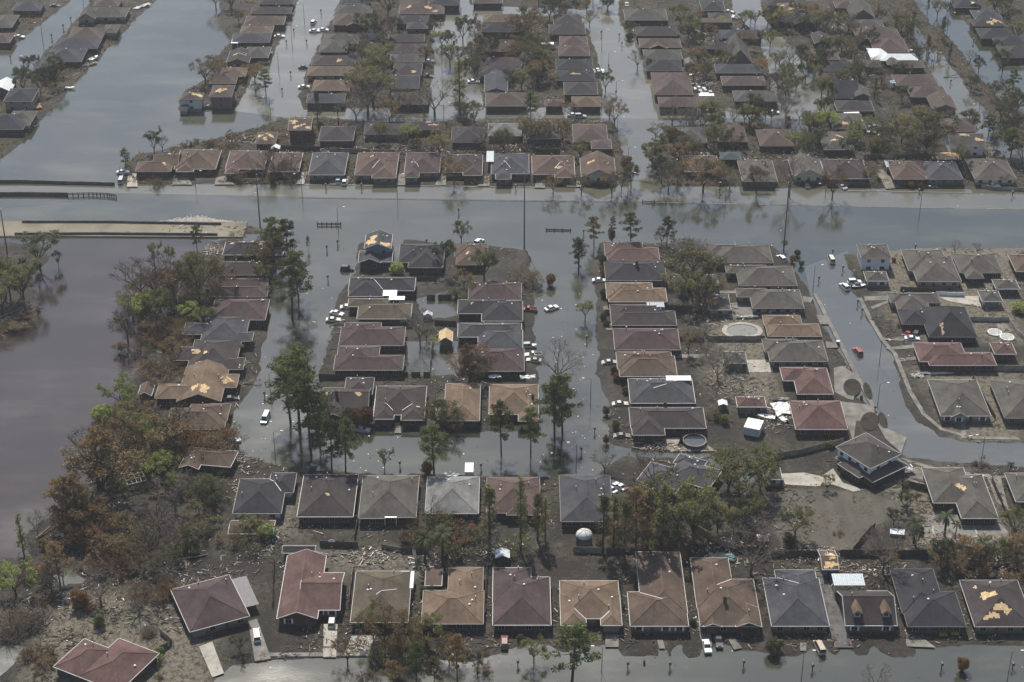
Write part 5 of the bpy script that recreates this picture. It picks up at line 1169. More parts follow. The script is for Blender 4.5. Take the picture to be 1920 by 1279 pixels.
def mailbox(px, py):
    global mb0
    if mb0 is None:
        mb0 = empty('mailbox', (0,0,0)); m_ = MB(); m_.box(-.09,.09,-.09,.09,-.5,1.15); m_.build('post', M['wood'], mb0)
        m_ = MB(); m_.box(-.25,.25,-.35,.35,1.15,1.5); m_.tube((0,-.35,1.5),(0,.35,1.5),.25,.25,8); m_.build('box', M['steel'], mb0); o = mb0
    else: o = copy_tree(mb0)
    o.location = P(px, py, -.05); o.scale = (1.3,1.3,1.25)
    THINGS.append([o, 'dark post mailbox', 'mailbox', px, py, 'mailboxes in the floodwater', 0])
for x, y in [(551,62),(537,84),(575,83),(545,142),(504,149),(529,174),(602,26),(1127,66),(1161,71),(1166,87),(1141,129),(1155,179),(611,354),(678,354),(967,356),(1349,363),(1723,364),(1898,368),(971,1250),(1177,1253),(1256,1253),(1394,1250),(1523,1257),(1765,1255),(1898,1255),(750,876),(902,880),(133,40),(119,54),(97,72),(20,112),(45,125),(1115,812),(1090,850),(1100,640),(496,745),(860,400),(613,470),(633,460),(615,526),(1094,440),(800,458),(1561,477),(1580,508),(1535,528),(1716,468),(1747,120),(1825,80),(1770,300),(1862,247),(1874,125),(1782,158),(1275,235),(826,46),(892,34),(1608,572),(1616,588),(1640,772)]: mailbox(x, y)
# barricades and the timber guardrail ---------------------------------------------
def rail(pts, n, h_, label, two=True, name='guardrail', cat='guardrail'):
    W = [P(*p) for p in pts]; c = sum(W, Vector())/len(W); root = empty(name, (c.x, c.y, 0)); W = [w_-c for w_ in W]
    m_ = MB()
    for i in range(len(W)-1): m_.bar(W[i]+Vector((0,0,h_*.92)), W[i+1]+Vector((0,0,h_*.92)), .22, .22)
    m_.build('top_rail', M['wood'], root)
    if two:
        m_ = MB()
        for i in range(len(W)-1): m_.bar(W[i]+Vector((0,-.05,h_*.5)), W[i+1]+Vector((0,-.05,h_*.5)), .2, .22)
        m_.build('lower_rail', M['wood'], root)
    for k in range(n):
        f = k/(n-1)*(len(W)-1); i = min(int(f), len(W)-2); p = W[i].lerp(W[i+1], f-i); m_ = MB(); m_.box(p.x-.14,p.x+.14,p.y-.14,p.y+.14,-.6,h_+ (.5 if name == 'barricade' else .1)); m_.build('post', M['wood'], root)
    tag(root, label, cat, 'rails in the floodwater')
rail([(127,368),(170,367),(200,368),(218,371)], 14, 1.3, 'long dark timber guardrail sloping down into the canal water')
rail([(595,423),(639,423)], 6, .9, 'low dark barricade with four raised posts, left of the blue house', name='barricade', cat='barricade')
rail([(1024,432),(1070,433)], 4, .5, 'low dark rail in the water right of the central utility pole', name='barricade', cat='barricade')
rail([(1205,380),(1248,381)], 3, .6, 'low dark rail along the far kerb of the boulevard', False, name='barricade', cat='barricade')
# fences --------------------------------------------------------------------------
def fence(pts, h_, mat, label, gap=0.0, grp='backyard fences', top=False):
    W = [P(*p) for p in pts]; c = sum(W, Vector())/len(W); c.z = 0; root = empty('fence', c); rr = random.Random(len(label)); m_ = MB(); pm = MB()
    for i in range(len(W)-1):
        a, b_ = W[i]-c, W[i+1]-c; L_ = (b_-a).length; d = (b_-a)/L_; n = max(1, int(L_/.9)); nv = Vector((-d.y, d.x, 0))
        lean = rr.uniform(-.06,.06)
        for k in range(n):
            if rr.random() < gap: continue
            if k % 4 == 0: lean = rr.uniform(-.10,.10)
            p0 = a+d*(L_*k/n+.01); p1 = a+d*(L_*(k+1)/n-.02); hh_ = h_*rr.uniform(.96,1.03)+.15; o_ = nv*lean*hh_
            t = nv*.04
            vs = [p0-t, p1-t, p1+t, p0+t]; vs = [v+Vector((0,0,-.4)) for v in vs]+[v+o_+Vector((0,0,hh_)) for v in vs]
            m_.add(vs, [(0,3,2,1),(4,5,6,7),(0,1,5,4),(1,2,6,5),(2,3,7,6),(3,0,4,7)])
        for k in range(0, n+1, 3): q = a+d*(L_*k/n)+nv*.1; pm.box(q.x-.06,q.x+.06,q.y-.06,q.y+.06,-.4,h_+.2)
    m_.build('fence_boards', mat, root); pm.build('fence_posts', mat, root)
    tag(root, label, 'fence', grp)
WD, WL, CN = M['wood'], M['woodl'], M['conc']
fence([(600,1026),(672,1028)], 1.9, WD, 'dark board fence behind the red house and the basketball hoop', .02)
fence([(715,1030),(752,1036)], 1.5, WL, 'pale fallen-looking fence panels behind the olive-brown house', .1)
fence([(752,1038),(800,1036)], 1.8, WD, 'dark fence running towards the two small palms', .05)
fence([(1075,1037),(1135,1040)], 2.0, WL, 'weathered grey board fence below the white-domed tank', .02)
fence([(1137,1040),(1275,1038)], 2.0, WD, 'dark fence across the back of the tall pines', .05)
fence([(1368,1036),(1440,1037)], 2.0, WD, 'dark fence panel right of the leaning grey fence', .05)
fence([(1295,990),(1365,1032)], 1.9, WL, 'leaning weathered fence running diagonally among the trees', .02)
fence([(1445,1044),(1530,1045),(1535,1044)], 2.0, WD, 'dark fence along the bare dirt lot, left part', .03)
fence([(1575,1044),(1740,1044)], 2.2, WD, 'dark fence along the bottom of the bare dirt lot', .03)
fence([(1600,1036),(1640,990)], 1.9, WD, 'short dark fence climbing the right side of the dirt lot', .03)
fence([(1453,862),(1500,853),(1560,838),(1580,832)], 2.0, WL, 'curving grey fence between the red house and the white-walled garage', .01)
fence([(1690,912),(1740,922)], 2.0, WD, 'dark fence between the corner tower house and its neighbour', .02)
fence([(1782,696),(1860,696),(1925,697)], 2.0, WL, 'long grey board fence in front of the red house of the right block', .0)
fence([(1858,905),(1890,975),(1900,1000)], 1.8, WD, 'dark fence running down between the two lower right grey houses', .02)
fence([(1823,712),(1845,755),(1866,790)], 1.8, WD, 'dark fence between the two taupe houses of the right block', .03)
fence([(482,1010),(515,960),(540,935)], 1.7, WD, 'dark fence slanting between the first two houses of the second row', .04)
fence([(665,1012),(671,975),(676,930)], 1.8, WD, 'dark fence between the charcoal and taupe houses of the second row', .0)
fence([(512,1140),(513,1090),(514,1050)], 1.8, WD, 'dark side fence left of the long red house in the bottom row', .0)
fence([(655,1140),(660,1090),(664,1070)], 1.8, WL, 'pale fence left of the olive-brown house in the bottom row', .1)
fence([(1168,1145),(1165,1110),(1164,1075)], 1.8, WD, 'thin fence left of the long brown house in the bottom row', .05)
fence([(910,1160),(912,1110),(914,1060)], 1.8, WD, 'thin fence left of the maroon house in the bottom row', .05)
fence([(1320,630),(1330,640),(1434,640)], 1.9, WL, 'pale fence under the kidney-shaped pool', .02)
fence([(1410,588),(1448,592)], 1.2, M['whitep'], 'short white fence below the grey pyramid-roofed garage', .0)
fence([(1253,583),(1315,585)], 2.0, WD, 'dark fence behind the house with the skylight panel', .02)
fence([(1275,640),(1320,642)], 1.6, WD, 'thin fence right of the maroon house', .1)
fence([(1688,548),(1760,549)], 1.8, WD, 'dark fence above the grey cross-roofed house of the right block', .02)
fence([(1808,603),(1890,604),(1908,630),(1925,645)], 1.7, M['concl'], 'pale masonry fence around the yard with round white covers', .0)
fence([(1755,556),(1808,557)], 1.6, M['whitep'], 'white fence along the top of the pale driveway in the right block', .0)
fence([(598,712),(628,713),(700,707)], 1.9, WD, 'dark fence between the maroon house and the torn-roof house', .03)
fence([(707,706),(806,707)], 1.6, WD, 'long low fence across the flooded backyards, behind the purple-brown house', .1)
fence([(806,704),(812,640)], 1.7, WL, 'pale fence standing in the flooded backyards', .2)
fence([(858,560),(800,562)], 1.6, WD, 'dark fence between flooded yards left of the middle column', .1)
fence([(782,527),(818,527)], 1.6, WD, 'short dark fence right of the charcoal house with white patio', .02)
fence([(815,610),(856,612)], 1.8, WD, 'dark fence above the tan plywood shed', .05)
fence([(528,282),(600,284)], 2.0, WD, 'dark fence behind the two-storey house with torn roof', .02)
fence([(618,286),(740,290)], 1.8, WL, 'grey fence between the first and second rows across the boulevard', .05)
fence([(1000,288),(1050,289)], 2.0, WD, 'dark fence behind the red-brown patched house across the boulevard', .0)
fence([(1620,300),(1740,298)], 2.0, WD, 'dark fence in the shade of trees near the top right boulevard', .1)
fence([(1840,352),(1860,356),(1925,358)], 1.2, WL, 'low pale fence in front of the last house across the boulevard', .0)
fence([(300,1190),(325,1210),(300,1222)], 1.8, WL, 'broken pale fence corner near the leftmost red house', .05)
fence([(322,1208),(300,1228),(298,1245)], 1.6, WD, 'dark low fence right of the leftmost red house', .05)
fence([(1003,170),(1006,135)], 1.6, M['concl'], 'thin pale fence left of the column by the wide flooded street', .0)
# odd objects -----------------------------------------------------------------------
def thing(name, label, cat, px, py, z=.15, ang=0, grp=None): return tag(empty(name, P(px, py, z), R(ang)), label, cat, grp)
t = thing('domed_tank', 'round tank with white domed top in the backyard of the slate house', 'tank', 1095, 1020)
m_ = MB(); m_.tube((0,0,-.3),(0,0,3.0),2.15,2.15,28); m_.build('drum', M['conc_dark'], t)
m_ = MB(); n = 28; vs = []; fs = []
for k in range(7):
    f = k/6*math.pi/2; vs += [(2.25*math.cos(f)*math.cos(2*math.pi*j/n), 2.25*math.cos(f)*math.sin(2*math.pi*j/n), 3.0+1.5*math.sin(f)) for j in range(n)]
for k in range(6): fs += [(k*n+j, k*n+(j+1) % n, (k+1)*n+(j+1) % n, (k+1)*n+j) for j in range(n)]
m_.add(vs, fs); o = m_.build('dome', M['obj'], t, True); o.color = (.5,.5,.47,1)
m_ = MB()
for a in range(5):
    an = a*1.257
    for k in range(5):
        f0, f1 = k/5*1.5, (k+1)/5*1.5; m_.bar((2.27*math.cos(f0)*math.cos(an),2.27*math.cos(f0)*math.sin(an),3.0+1.52*math.sin(f0)),(2.27*math.cos(f1)*math.cos(an),2.27*math.cos(f1)*math.sin(an),3.0+1.52*math.sin(f1)),.08,.06)
m_.build('dome_rib', M['conc_dark'], t)
def ring(mb, r0, r1, z0, z1, n=36, sx=1, sy=1, f=None):
    f = f or (lambda a: 1); v = []
    for r_, z in ((r0,z0),(r0,z1),(r1,z1),(r1,z0)):
        v += [(r_*sx*f(2*math.pi*k/n)*math.cos(2*math.pi*k/n), r_*sy*f(2*math.pi*k/n)*math.sin(2*math.pi*k/n), z) for k in range(n)]
    fs = []
    for q in range(4):
        for k in range(n): fs.append((q*n+k, q*n+(k+1) % n, ((q+1) % 4)*n+(k+1) % n, ((q+1) % 4)*n+k))
    mb.add(v, fs)
def disc(name, px, py, r_, z, mat, parent=None, sx=1, sy=1, f=None, n=36):
    f = f or (lambda a: 1); m_ = MB(); m_.add([(r_*sx*f(2*math.pi*k/n)*math.cos(2*math.pi*k/n), r_*sy*f(2*math.pi*k/n)*math.sin(2*math.pi*k/n), z) for k in range(n)], [tuple(range(n))]); return m_.build(name, mat, parent)
PW = watermat('pool_water', (.03,.035,.04), (.04,.045,.05), .05, .1)
t = thing('above_ground_pool', 'round above-ground pool of dark water with pale rim beside the wooden deck', 'pool', 1302, 832); m_ = MB(); ring(m_, 3.2, 3.3, -.3, 1.25); m_.build('pool_wall', M['conc_dark'], t)
m_ = MB(); ring(m_, 3.15, 3.42, 1.25, 1.33); m_.build('rim', M['woodl'], t); disc('water', 0, 0, 3.2, .95, PW, t)
kid = lambda a: 1-.28*math.exp(-((a-5.0)/.5)**2)
t = thing('kidney_pool', 'kidney-shaped pool of grey water with wide pale concrete surround', 'pool', 1392, 621, .3); m_ = MB(); ring(m_, 4.1, 5.4, -.3, .2, 44, 1.2, 1.0, kid); m_.build('pool_surround', M['concl'], t)
disc('water', 0, 0, 4.15, .05, plain('silty_pool_water', (.17,.17,.15), .3, .5, .1), t, 1.2, 1.0, kid, 44)
sq = lambda a: 1/max(abs(math.cos(a)), abs(math.sin(a)))**.75
t = thing('swimming_pool', 'rounded rectangular pool of silty water in the patio between palms', 'pool', 1790, 997, .45); m_ = MB(); ring(m_, 3.2, 3.45, -.3, .08, 48, 1.75, .8, sq); m_.build('pool_edge', M['concl'], t)
disc('water', 0, 0, 3.22, .03, bpy.data.materials['silty_pool_water'], t, 1.75, .8, sq, 48)
for (x, y, l_) in ((1865, 624, 'round white cracked cover lying in the fenced yard, upper one'), (1888, 633, 'round white cover on the slab at the right edge, lower one')):
    t = thing('round_cover', l_, 'cover', x, y, .3, 0, 'round white covers'); m_ = MB(); ring(m_, 2.0, 2.25, -.1, .35); m_.build('rim', M['whitep'], t); disc('cover_sheet', 0, 0, 2.02, .28, plain('cracked_cover', (.33,.34,.32), .5, .3, .5, 2), t)
def trailer(px, py, ang, L_, W_, H_, label, name='box_trailer', cat='trailer'):
    t = thing(name, label, cat, px, py, .1, ang); m_ = MB(); m_.box(-L_/2,L_/2,-W_/2,W_/2,.6,H_-.05); o = m_.build('box_body', M['obj'], t); o.color = (.50,.50,.48,1)
    m_ = MB(); m_.box(-L_/2-.04,L_/2+.04,-W_/2-.04,W_/2+.04,H_-.05,H_+.05); m_.build('top_panel', M['whitep'], t)
    for sx in (-L_*.25, L_*.25):
        for sg in (-1, 1): m_ = MB(); m_.tube((sx, sg*(W_/2-.25), .4),(sx, sg*(W_/2-.02), .4),.4,.4,12); m_.build('wheel', M['tyre'], t)
    m_ = MB(); m_.bar((L_/2,0,.55),(L_/2+1,0,.5),.15,.12); m_.build('drawbar', M['steel'], t)
trailer(1412, 812, 70, 5.2, 4.6, 3.2, 'large white box trailer in the muddy yard left of the red house')
trailer(880, 893, 90, 4.5, 2.3, 3.0, 'white box truck body between the second row and the flooded lane')
trailer(1596, 1000-775, 5, 6, 2.4, 2.8, 'white caravan in the far yard behind the taupe gabled row', 'caravan', 'caravan')
trailer(1324, 189, 0, 6, 2.4, 2.6, 'long white trailer beside the far junk-filled yard', 'box_trailer')
trailer(1025, 92, 0, 6, 2.4, 2.6, 'white trailer behind the column left of the wide flooded street')
t = thing('basketball_hoop', 'white fan-shaped basketball backboard on a pole behind the red house', 'hoop', 623, 1032, .2); m_ = MB(); m_.tube((0,0,-.3),(0,0,3.2),.07,.06,6); m_.build('pole', M['steel'], t)
m_ = MB(); n = 10; v = [(0.95*math.cos(math.pi*k/n), -.3, 3.0+.75*math.sin(math.pi*k/n)) for k in range(n+1)]; v2 = [(x, y+.06, z) for x, y, z in v]; m_.add(v+v2, [tuple(range(n+1)), tuple(range(n+1, 2*n+2))[::-1]]+[(k, n+1+k, n+2+k, k+1) for k in range(n)]+[(0, n, 2*n+1, n+1)]); m_.build('backboard', M['whitep'], t)
m_ = MB(); ring(m_, .22, .25, 3.05, 3.09, 12); o = m_.build('rim', M['redl'], t); o.location = (0, -.6, 0)
t = thing('pergola', 'broken pale green pergola frame with pink rafters in the thicket', 'pergola', 255, 912, .1, 25); m_ = MB()
for x in (-2.6, 2.6):
    for y in (-2.2, 2.2): m_.box(x-.1,x+.1,y-.1,y+.1,-.2,2.5)
o = m_.build('posts', M['obj'], t); o.color = (.16,.26,.22,1)
m_ = MB(); 
for y in (-2.2, 0, 2.2): m_.box(-2.9,2.9,y-.1,y+.1,2.5,2.75)
o = m_.build('beams', M['obj'], t); o.color = (.18,.30,.25,1)
m_ = MB()
for k in range(5): m_.box(-2.6+k*1.3-.08,-2.6+k*1.3+.08,-2.5,2.5,2.76,2.9)
o = m_.build('rafters', M['obj'], t); o.color = (.38,.26,.20,1)
t = thing('greenhouse_box', 'pale sheet-covered box lying by the right-hand fence under the palms', 'box', 1682, 1002, .2, -8); m_ = MB(); m_.box(-1.9,1.9,-1.2,1.2,-.2,.9); m_.build('frame', M['concl'], t); m_ = MB(); m_.box(-1.95,.2,-1.25,1.25,.9,.96); m_.box(.35,1.95,-1.25,1.25,.88,.98); o = m_.build('lid', M['obj'], t); o.color = (.6,.62,.62,1)
for x, y, a, l_ in ((1768,1192,0,'yellow planter box in front of the charcoal house, left one'), (1790,1190,2,'yellow planter box in front of the charcoal house, right one')):
    t = thing('planter_box', l_, 'planter', x, y, .1, a, 'yellow planters'); m_ = MB(); m_.box(-.95,.95,-.35,.35,0,.7); o = m_.build('tub', M['obj'], t); o.color = (.34,.30,.05,1)
    m_ = MB(); leaves(m_, (0,0,.85), .8, .25, 90, .14, random.Random(x)); m_.build('plants', L['yellow'], t)
for x, y, s_, l_ in ((1208,1242,.5,'small brown litter bin standing in the bottom street water'), (1615,747,.8,'dark wooden bin on the circular driveway'), (1571,645,.9,'small white-topped box beside the right street sidewalk'), (1225,1204,.4,'round birdbath on the strip of lawn in front of the long brown house')):
    t = thing('yard_bin', l_, 'bin', x, y, .3); m_ = MB(); m_.tube((0,0,-.2),(0,0,s_*1.1),s_*.55,s_*.6,10); m_.build('bin_body', M['wood'], t); m_ = MB(); m_.tube((0,0,s_*1.1),(0,0,s_*1.25),s_*.7,s_*.62,10); m_.build('lid', M['whitep'] if 'white' in l_ else M['wood'], t)
for k, ((x0, y0, h0), (x1, y1, h1), l_) in enumerate((((14,476,82),(488,428,108),'thin sagging power line from the left edge pole to the canal road pole'),((488,428,108),(983,466,138),'thin sagging power line from the canal road pole to the central pole'),((983,466,138),(1469,471,138),'thin sagging power line from the central pole to the pole near the right column'))):
    a = P(x0, y0); b_ = P(x1, y1); a.z = hm(y0, h0)*.98; b_.z = hm(y1, h1)*.98; a.y += 2; b_.y += 2; c = (a+b_)/2; m_ = MB(); pr = None
    for j in range(13):
        f = j/12; q = a.lerp(b_, f)-c; q.z -= 4*f*(1-f)*2.2
        if pr is not None: m_.tube(pr, q, .035, .035, 4, 0, False)
        pr = q
    o = m_.build('power_line', M['steel']); o.location = c; tag(o, l_, 'power line', 'power lines')
# crumpled sheets, fallen logs, plank piles -----------------------------------------
def tarp(px, py, w_, d_, z, col, label, name='crumpled_sheet', rr=None, ang=0, amp=.55):
    rr = rr or random.Random(int(px)); n = 9; m_ = MB(); v = [((i/(n-1)-.5)*w_*(1+rr.uniform(-.1,.1)*min(1,amp*2)), (j/(n-1)-.5)*d_*(1+rr.uniform(-.1,.1)*min(1,amp*2)), z+rr.uniform(0,amp)) for j in range(n) for i in range(n)]
    m_.add(v, [(j*n+i, j*n+i+1, (j+1)*n+i+1, (j+1)*n+i) for j in range(n-1) for i in range(n-1)]); o = m_.build(name, M['obj']); o.location = P(px, py, .1); o.rotation_euler.z = R(ang); o.color = (*col, 1); tag(o, label, 'sheeting', 'crumpled sheets and panels')
tarp(1466, 770, 5.5, 6.5, .6, (.62,.63,.62), 'big crumpled white sheeting beside the red house', ang=10)
tarp(990, 727, 4.6, 2.0, 3.6, (.72,.73,.72), 'bright white folded panel on the eave of the faded tan house', ang=4)
tarp(928, 713, 3.8, 1.4, 1.2, (.6,.62,.6), 'white flat sheet behind the tan house of the middle column')
tarp(848, 893, 4.5, 1.8, .5, (.45,.46,.46), 'heap of white rubbish behind the pale grey roofed house')
tarp(1463, 752, 5.5, 1.3, .5, (.34,.34,.31), 'grey rolled awning above the white sheeting')
tarp(1538, 751, 3.0, 1.0, 1.2, (.55,.55,.54), 'white panel with red stripe behind the red house')
tarp(1400, 597, 7.0, 1.2, .6, (.55,.55,.52), 'white toppled panels between the garage and the kidney pool')
tarp(1752, 702, 11, 1.0, .2, (.5,.47,.42), 'long pale fallen awning strip along the grey fence of the right block')
tarp(1720, 706, 4, 2.0, .2, (.4,.39,.36), 'flattened pale boards at the left end of the fallen awning')
tarp(1725, 903, 4.5, .5, .4, (.5,.5,.48), 'pale plank lying beside the corner two-storey house', ang=-30)
tarp(1702, 887, 3.2, 1.8, 1.2, (.62,.62,.6), 'white covered vehicle by the tall grey two-storey house wall', ang=10)
tarp(603, 1040, 4.0, .5, .3, (.6,.6,.58), 'white board lying behind the long red house', ang=-22)
tarp(461, 1123, 3.8, 12.5, 2.35, (.12,.12,.12), 'mud-stained flat patio roof behind the maroon house', 'patio_roof', ang=22, amp=.06)
tarp(457, 962, 5, 1.6, 1.6, (.4,.4,.38), 'broken white deck panels left of the first house of the second row', ang=-5)
tarp(1350, 1045, 6, 1.8, .5, (.30,.26,.2), 'torn brown boards near the leaning fence')
tarp(1392, 1000, 1, 1, .3, (.4,.4,.4), 'small pale sheet under the green trees')
tarp(1364, 1051, 3.4, 2.2, .6, (.10,.24,.23), 'turquoise tarp behind the brown house with the small front gables')
tarp(1430, 1012, 3, 3, .3, (.55,.5,.46), 'white and red sheet on the ground near the dirt lot')
tarp(155, 103, 5, 1.2, .3, (.6,.58,.5), 'pale boards on the left bank by the wide canal', ang=30)
tarp(168, 122, 7, 1.6, .2, (.5,.5,.45), 'pale sloping slab at the edge of the wide canal', ang=40)
tarp(267, 14, 9, 2.0, .5, (.65,.65,.62), 'white covered barge on the wide canal bank', ang=50)
tarp(68, 203, 4, 5, .8, (.32,.18,.10), 'rusty orange panel on the left canal bank', ang=20)
tarp(1322, 1206, .3, .3, .1, (.3,.3,.3), 'tiny grey scrap by the white sedan')
def log(x0, y0, x1, y1, z0, z1, r_, label):
    a, b_ = P(x0, y0, z0), P(x1, y1, z1); c = (a+b_)/2; m_ = MB(); m_.tube(a-c, b_-c, r_, r_*.5, 7); rr = random.Random(x0)
    for k in range(7):
        f = rr.uniform(.35,1); p = (a-c).lerp(b_-c, f); e = Vector((rr.gauss(0,1), rr.gauss(0,1), abs(rr.gauss(0,.8)))).normalized(); m_.tube(p, p+e*rr.uniform(1,3), r_*.3, r_*.08, 4)
    o = m_.build('fallen_tree', M['barkl']); o.location = c; tag(o, label, 'fallen tree', 'fallen trees')
log(68,1010,112,972,.6,1.6,.35,'pale leaning dead trunk on the canal shore, lower left')
log(0,595,60,572,.4,.5,.3,'pale fallen trunk at the left edge below the canal trees')
log(0,612,52,592,.3,.4,.3,'second pale fallen trunk at the left edge, nearest the camera')
log(370,552,382,500,.5,7,.3,'white slanting dead trunk in the upper left thicket')
log(1695,345-145,1712,165,.3,6,.25,'leaning bare trunk among the top right houses')
log(236,775,262,745,.3,4,.22,'pale leaning trunk under the yellow-green tree on the canal bank')
log(1790,548+500,1850,1033,.4,3,.2,'pale leaning branch in the lower right thicket')
log(863,1215,880,1195,.3,4,.2,'pink-grey leaning branch in front of the faded tan house')
log(120,1110,90,1130,.2,.6,.2,'thin fallen trunk on the muddy bottom left shore')
log(1770,145,1810,137,.2,1,.2,'fallen bare tree lying in the right-hand canal')
for k, a in enumerate([(300,985,330,930,4,'beside the pergola thicket'),(338,1005,312,960,5,'in the middle of the brown thicket'),(365,975,398,960,2,'left of the first house of second row'),(240,1005,275,985,3,'behind the tall rusty trees'),(205,905,170,880,6,'reaching over the canal bank'),(352,900,300,905,3,'under the tangle right of the pergola'),(390,1040,330,1050,1.5,'low along the thicket bottom edge'),(455,720,490,712,1,'beside the house with big plywood patches'),(285,700,262,735,3,'next to the small brown boathouse'),(215,1075,180,1040,4,'on the muddy shore below the thicket'),(1255,985,1290,1000,1.2,'under the pines by the leaning fence'),(1875,1075,1915,1050,2,'at the right edge above the bottom row'),(1400,1040,1380,1000,4,'by the grey trunk behind the slate house')]):
    log(a[0], a[1], a[2], a[3], .4, a[4], .24, 'pale broken tree limb '+a[5])
# debris: nobody could count it
dr = np.random.RandomState(5)
def debris(name, n, mat, smin, smax, thick, regions=None, wx=1.0, lift=.0):
    m_ = MB(); k = 0
    while k < n:
        m = 4000; X = dr.uniform(0, 1920, m); Y = dr.uniform(0, 1279, m)
        if regions:
            j = dr.randint(0, len(regions), m); Rg = np.array(regions)[j]; X = Rg[:, 0]+Rg[:, 2]*dr.randn(m)*.5; Y = Rg[:, 1]+Rg[:, 3]*dr.randn(m)*.5
        pts = np.array([P(x, y)[:2] for x, y in zip(X, Y)]); s_ = inland(pts); cl = vnoise(pts[:, 0]/7, pts[:, 1]/7, 9)*vnoise(pts[:, 0]/23, pts[:, 1]/23, 10)
        ok = (s_ > .3) & ((cl > .27) | bool(regions))
        for (x, y), g_ in zip(pts[ok], s_[ok]):
            if over_roof(x, y, -.6): continue
            a = dr.uniform(0, 3.14); L_ = dr.uniform(smin, smax)*(1+(dr.rand() < .08)*1.5)*wx; W_ = dr.uniform(.1, .3)*min(1, L_); z = min(.36, .16*g_+.1)+lift+dr.uniform(0,.15)
            u = Vector((math.cos(a), math.sin(a), dr.uniform(-.25,.25))).normalized()*L_/2; v_ = Vector((-math.sin(a), math.cos(a), dr.uniform(-.2,.2)))*W_/2; c = Vector((x, y, z)); t = Vector((0,0,thick))
            q = [c-u-v_, c+u-v_, c+u+v_, c-u+v_]; m_.add([p-t for p in q]+[p+t for p in q], [(4,5,6,7),(0,1,5,4),(1,2,6,5),(2,3,7,6),(3,0,4,7)]); k += 1
            if k >= n: break
    return struct(m_.build(name, mat), 'stuff')
HEAPS = [(365,412,30,5),(1270,880,60,30),(1240,845,60,12),(700,1045,60,25),(1230,1060,60,30),(1350,1040,60,30),(1520,1040,60,14),(470,925,40,30),(1340,590,50,40),(1380,720,60,50),(1450,780,40,30),(300,1080,150,60),(120,1120,80,50),(820,660,50,50),(500,1000,40,40),(910,1035,60,20),(450,850,30,30),(400,470,20,12),(1620,1075,90,20),(1850,1060,60,20),(1250,500,30,30),(800,1060,40,20),(430,700,60,80)]
debris('board_debris', 1300, M['woodl'], .4, 1.5, .04); debris('board_debris', 800, M['woodl'], .4, 2.0, .05, HEAPS)
debris('board_debris', 700, M['concl'], .3, 1.3, .05, HEAPS)
debris('white_rubbish', 900, M['whitep'], .2, .55, .07); debris('white_rubbish', 500, M['whitep'], .25, .8, .08, HEAPS)
FARH = [(480,262,60,10),(700,283,120,8),(900,280,120,10),(1010,272,60,16),(1310,160,30,14),(1330,290,60,20),(1450,290,80,20),(1560,255,60,20),(1640,240,50,10),(1700,310,60,14),(1790,300,60,12),(1560,40,60,30),(690,60,30,30),(700,130,30,40),(1020,110,30,60),(1320,90,30,50),(1600,120,60,60),(170,120,40,30),(60,240,40,16)]
debris('board_debris', 750, M['concl'], .8, 2.6, .08, FARH); debris('white_rubbish', 160, M['whitep'], .6, 1.5, .1, FARH); debris('dark_litter', 900, M['wood'], 1, 3.2, .1, FARH)
debris('dark_litter', 5200, M['wood'], .4, 1.9, .05); debris('dark_litter', 900, M['wood'], .4, 2.2, .06, HEAPS)
# pale rubbish raft against the canal wall, and floating specks
m_ = MB(); rr = random.Random(8)
for k in range(1300):
    x = rr.gauss(368, 28); y = 416-abs(rr.gauss(0, 4.6))*max(.2, 1-abs(x-368)/75)
    p = P(x, y, .05+rr.uniform(0,.3)); a = rr.uniform(0,3.14); L_ = rr.uniform(.3,1.3); u = Vector((math.cos(a), math.sin(a), rr.uniform(-.2,.2)))*L_/2; v_ = Vector((-math.sin(a), math.cos(a), 0))*.18
    m_.add([p-u-v_, p+u-v_, p+u+v_, p-u+v_, p-u-v_-Vector((0,0,.1)), p+u-v_-Vector((0,0,.1))], [(0,1,2,3),(4,5,1,0)])
struct(m_.build('rubbish_raft', M['concl']), 'stuff')
m_ = MB()
for k in range(260):
    while True:
        x, y = rr.uniform(440, 1920), rr.uniform(200, 1279)
        if rr.random() < .6: x, y = rr.gauss(rr.choice([490,560,1080,1060,700,900]), 40), rr.gauss(rr.choice([600,850,700,850]), 60)
        q = P(x, y); s_ = inland(np.array([[q.x, q.y]]))[0]
        if -14 < s_ < -.5: break
    r_ = rr.uniform(.05,.16); m_.box(q.x-r_, q.x+r_*rr.uniform(.5,2.5), q.y-r_, q.y+r_, -.05, .06, rr.choice([0,0,1]))
struct(m_.build('floating_litter', [M['whitep'], M['bark']]), 'stuff')
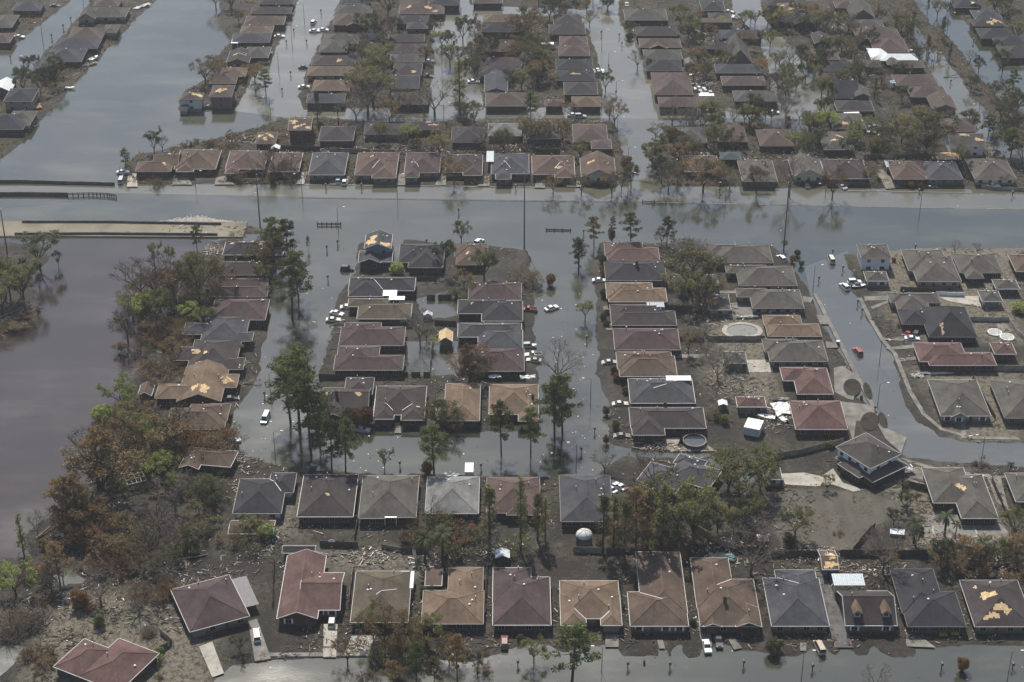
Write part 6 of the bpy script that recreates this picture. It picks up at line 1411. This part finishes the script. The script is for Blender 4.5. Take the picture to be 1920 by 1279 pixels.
# ------------------------------------------------------------------ labels that single each thing out
HP = [(hh[1], hh[2], hh[-1]) for hh in HOUSES if isinstance(hh[-1], str)]
def refof(px, py):
    best = None
    for x, y, ref in HP:
        d = math.hypot(x-px, (y-py)*1.5)
        if best is None or d < best[0]: best = (d, x, y, ref)
    d, x, y, ref = best; dx, dy = px-x, (py-y)*1.3
    far = d > 130
    rel = ('right of' if dx > 0 else 'left of') if abs(dx) > abs(dy)*.9 else ('in front of' if dy > 0 else 'behind')
    return rel, ref
from collections import defaultdict
G_ = defaultdict(list)
for T_ in THINGS:
    rel, ref = refof(T_[3], T_[4]); T_.append(f'{rel} {ref}'); G_[(T_[1], T_[-1])].append(T_)
for (look, rel), lst in G_.items():
    lst.sort(key=lambda q: (q[3], q[4])); rel = rel.replace('in front of', 'before') if len((look+' '+rel).split()) > 13 else rel
    for i, T_ in enumerate(lst):
        if len(lst) == 1: lab = f'{look} {rel}'
        elif len(lst) == 2: lab = f'{["left", "right"][i]} {look} {rel}'
        elif len(lst) == 3: lab = f'{["left", "middle", "right"][i]} {look} {rel}'
        else: lab = f'{ORD[i]}-from-left {look} {rel}'
        lab = lab.replace('-from-left', '') if len(lab.split()) > 16 else lab; T_.append(lab); tag(T_[0], lab, T_[2], T_[5])
for T_ in THINGS:
    n = len(T_[-1].split())
    if n > 16: print("long label:", T_[-1])
print('TREES', NT, 'HOUSES', len(HOUSES), 'OBJ', len(bpy.data.objects))
# ------------------------------------------------------------------ air
HZ = .000085
m_ = MB(); m_.box(-2600, 2600, -1000, 4300, -2.2, 306); hz = m_.build('haze', [])
m = bpy.data.materials.new('haze_air'); m.use_nodes = True; t = m.node_tree; t.nodes.clear()
pv = t.nodes.new('ShaderNodeVolumePrincipled'); pv.inputs['Density'].default_value = HZ; pv.inputs['Color'].default_value = (.95,.97,1.0,1); pv.inputs['Anisotropy'].default_value = .25
ou = t.nodes.new('ShaderNodeOutputMaterial'); t.links.new(pv.outputs[0], ou.inputs['Volume']); hz.data.materials.append(m); struct(hz, 'stuff')
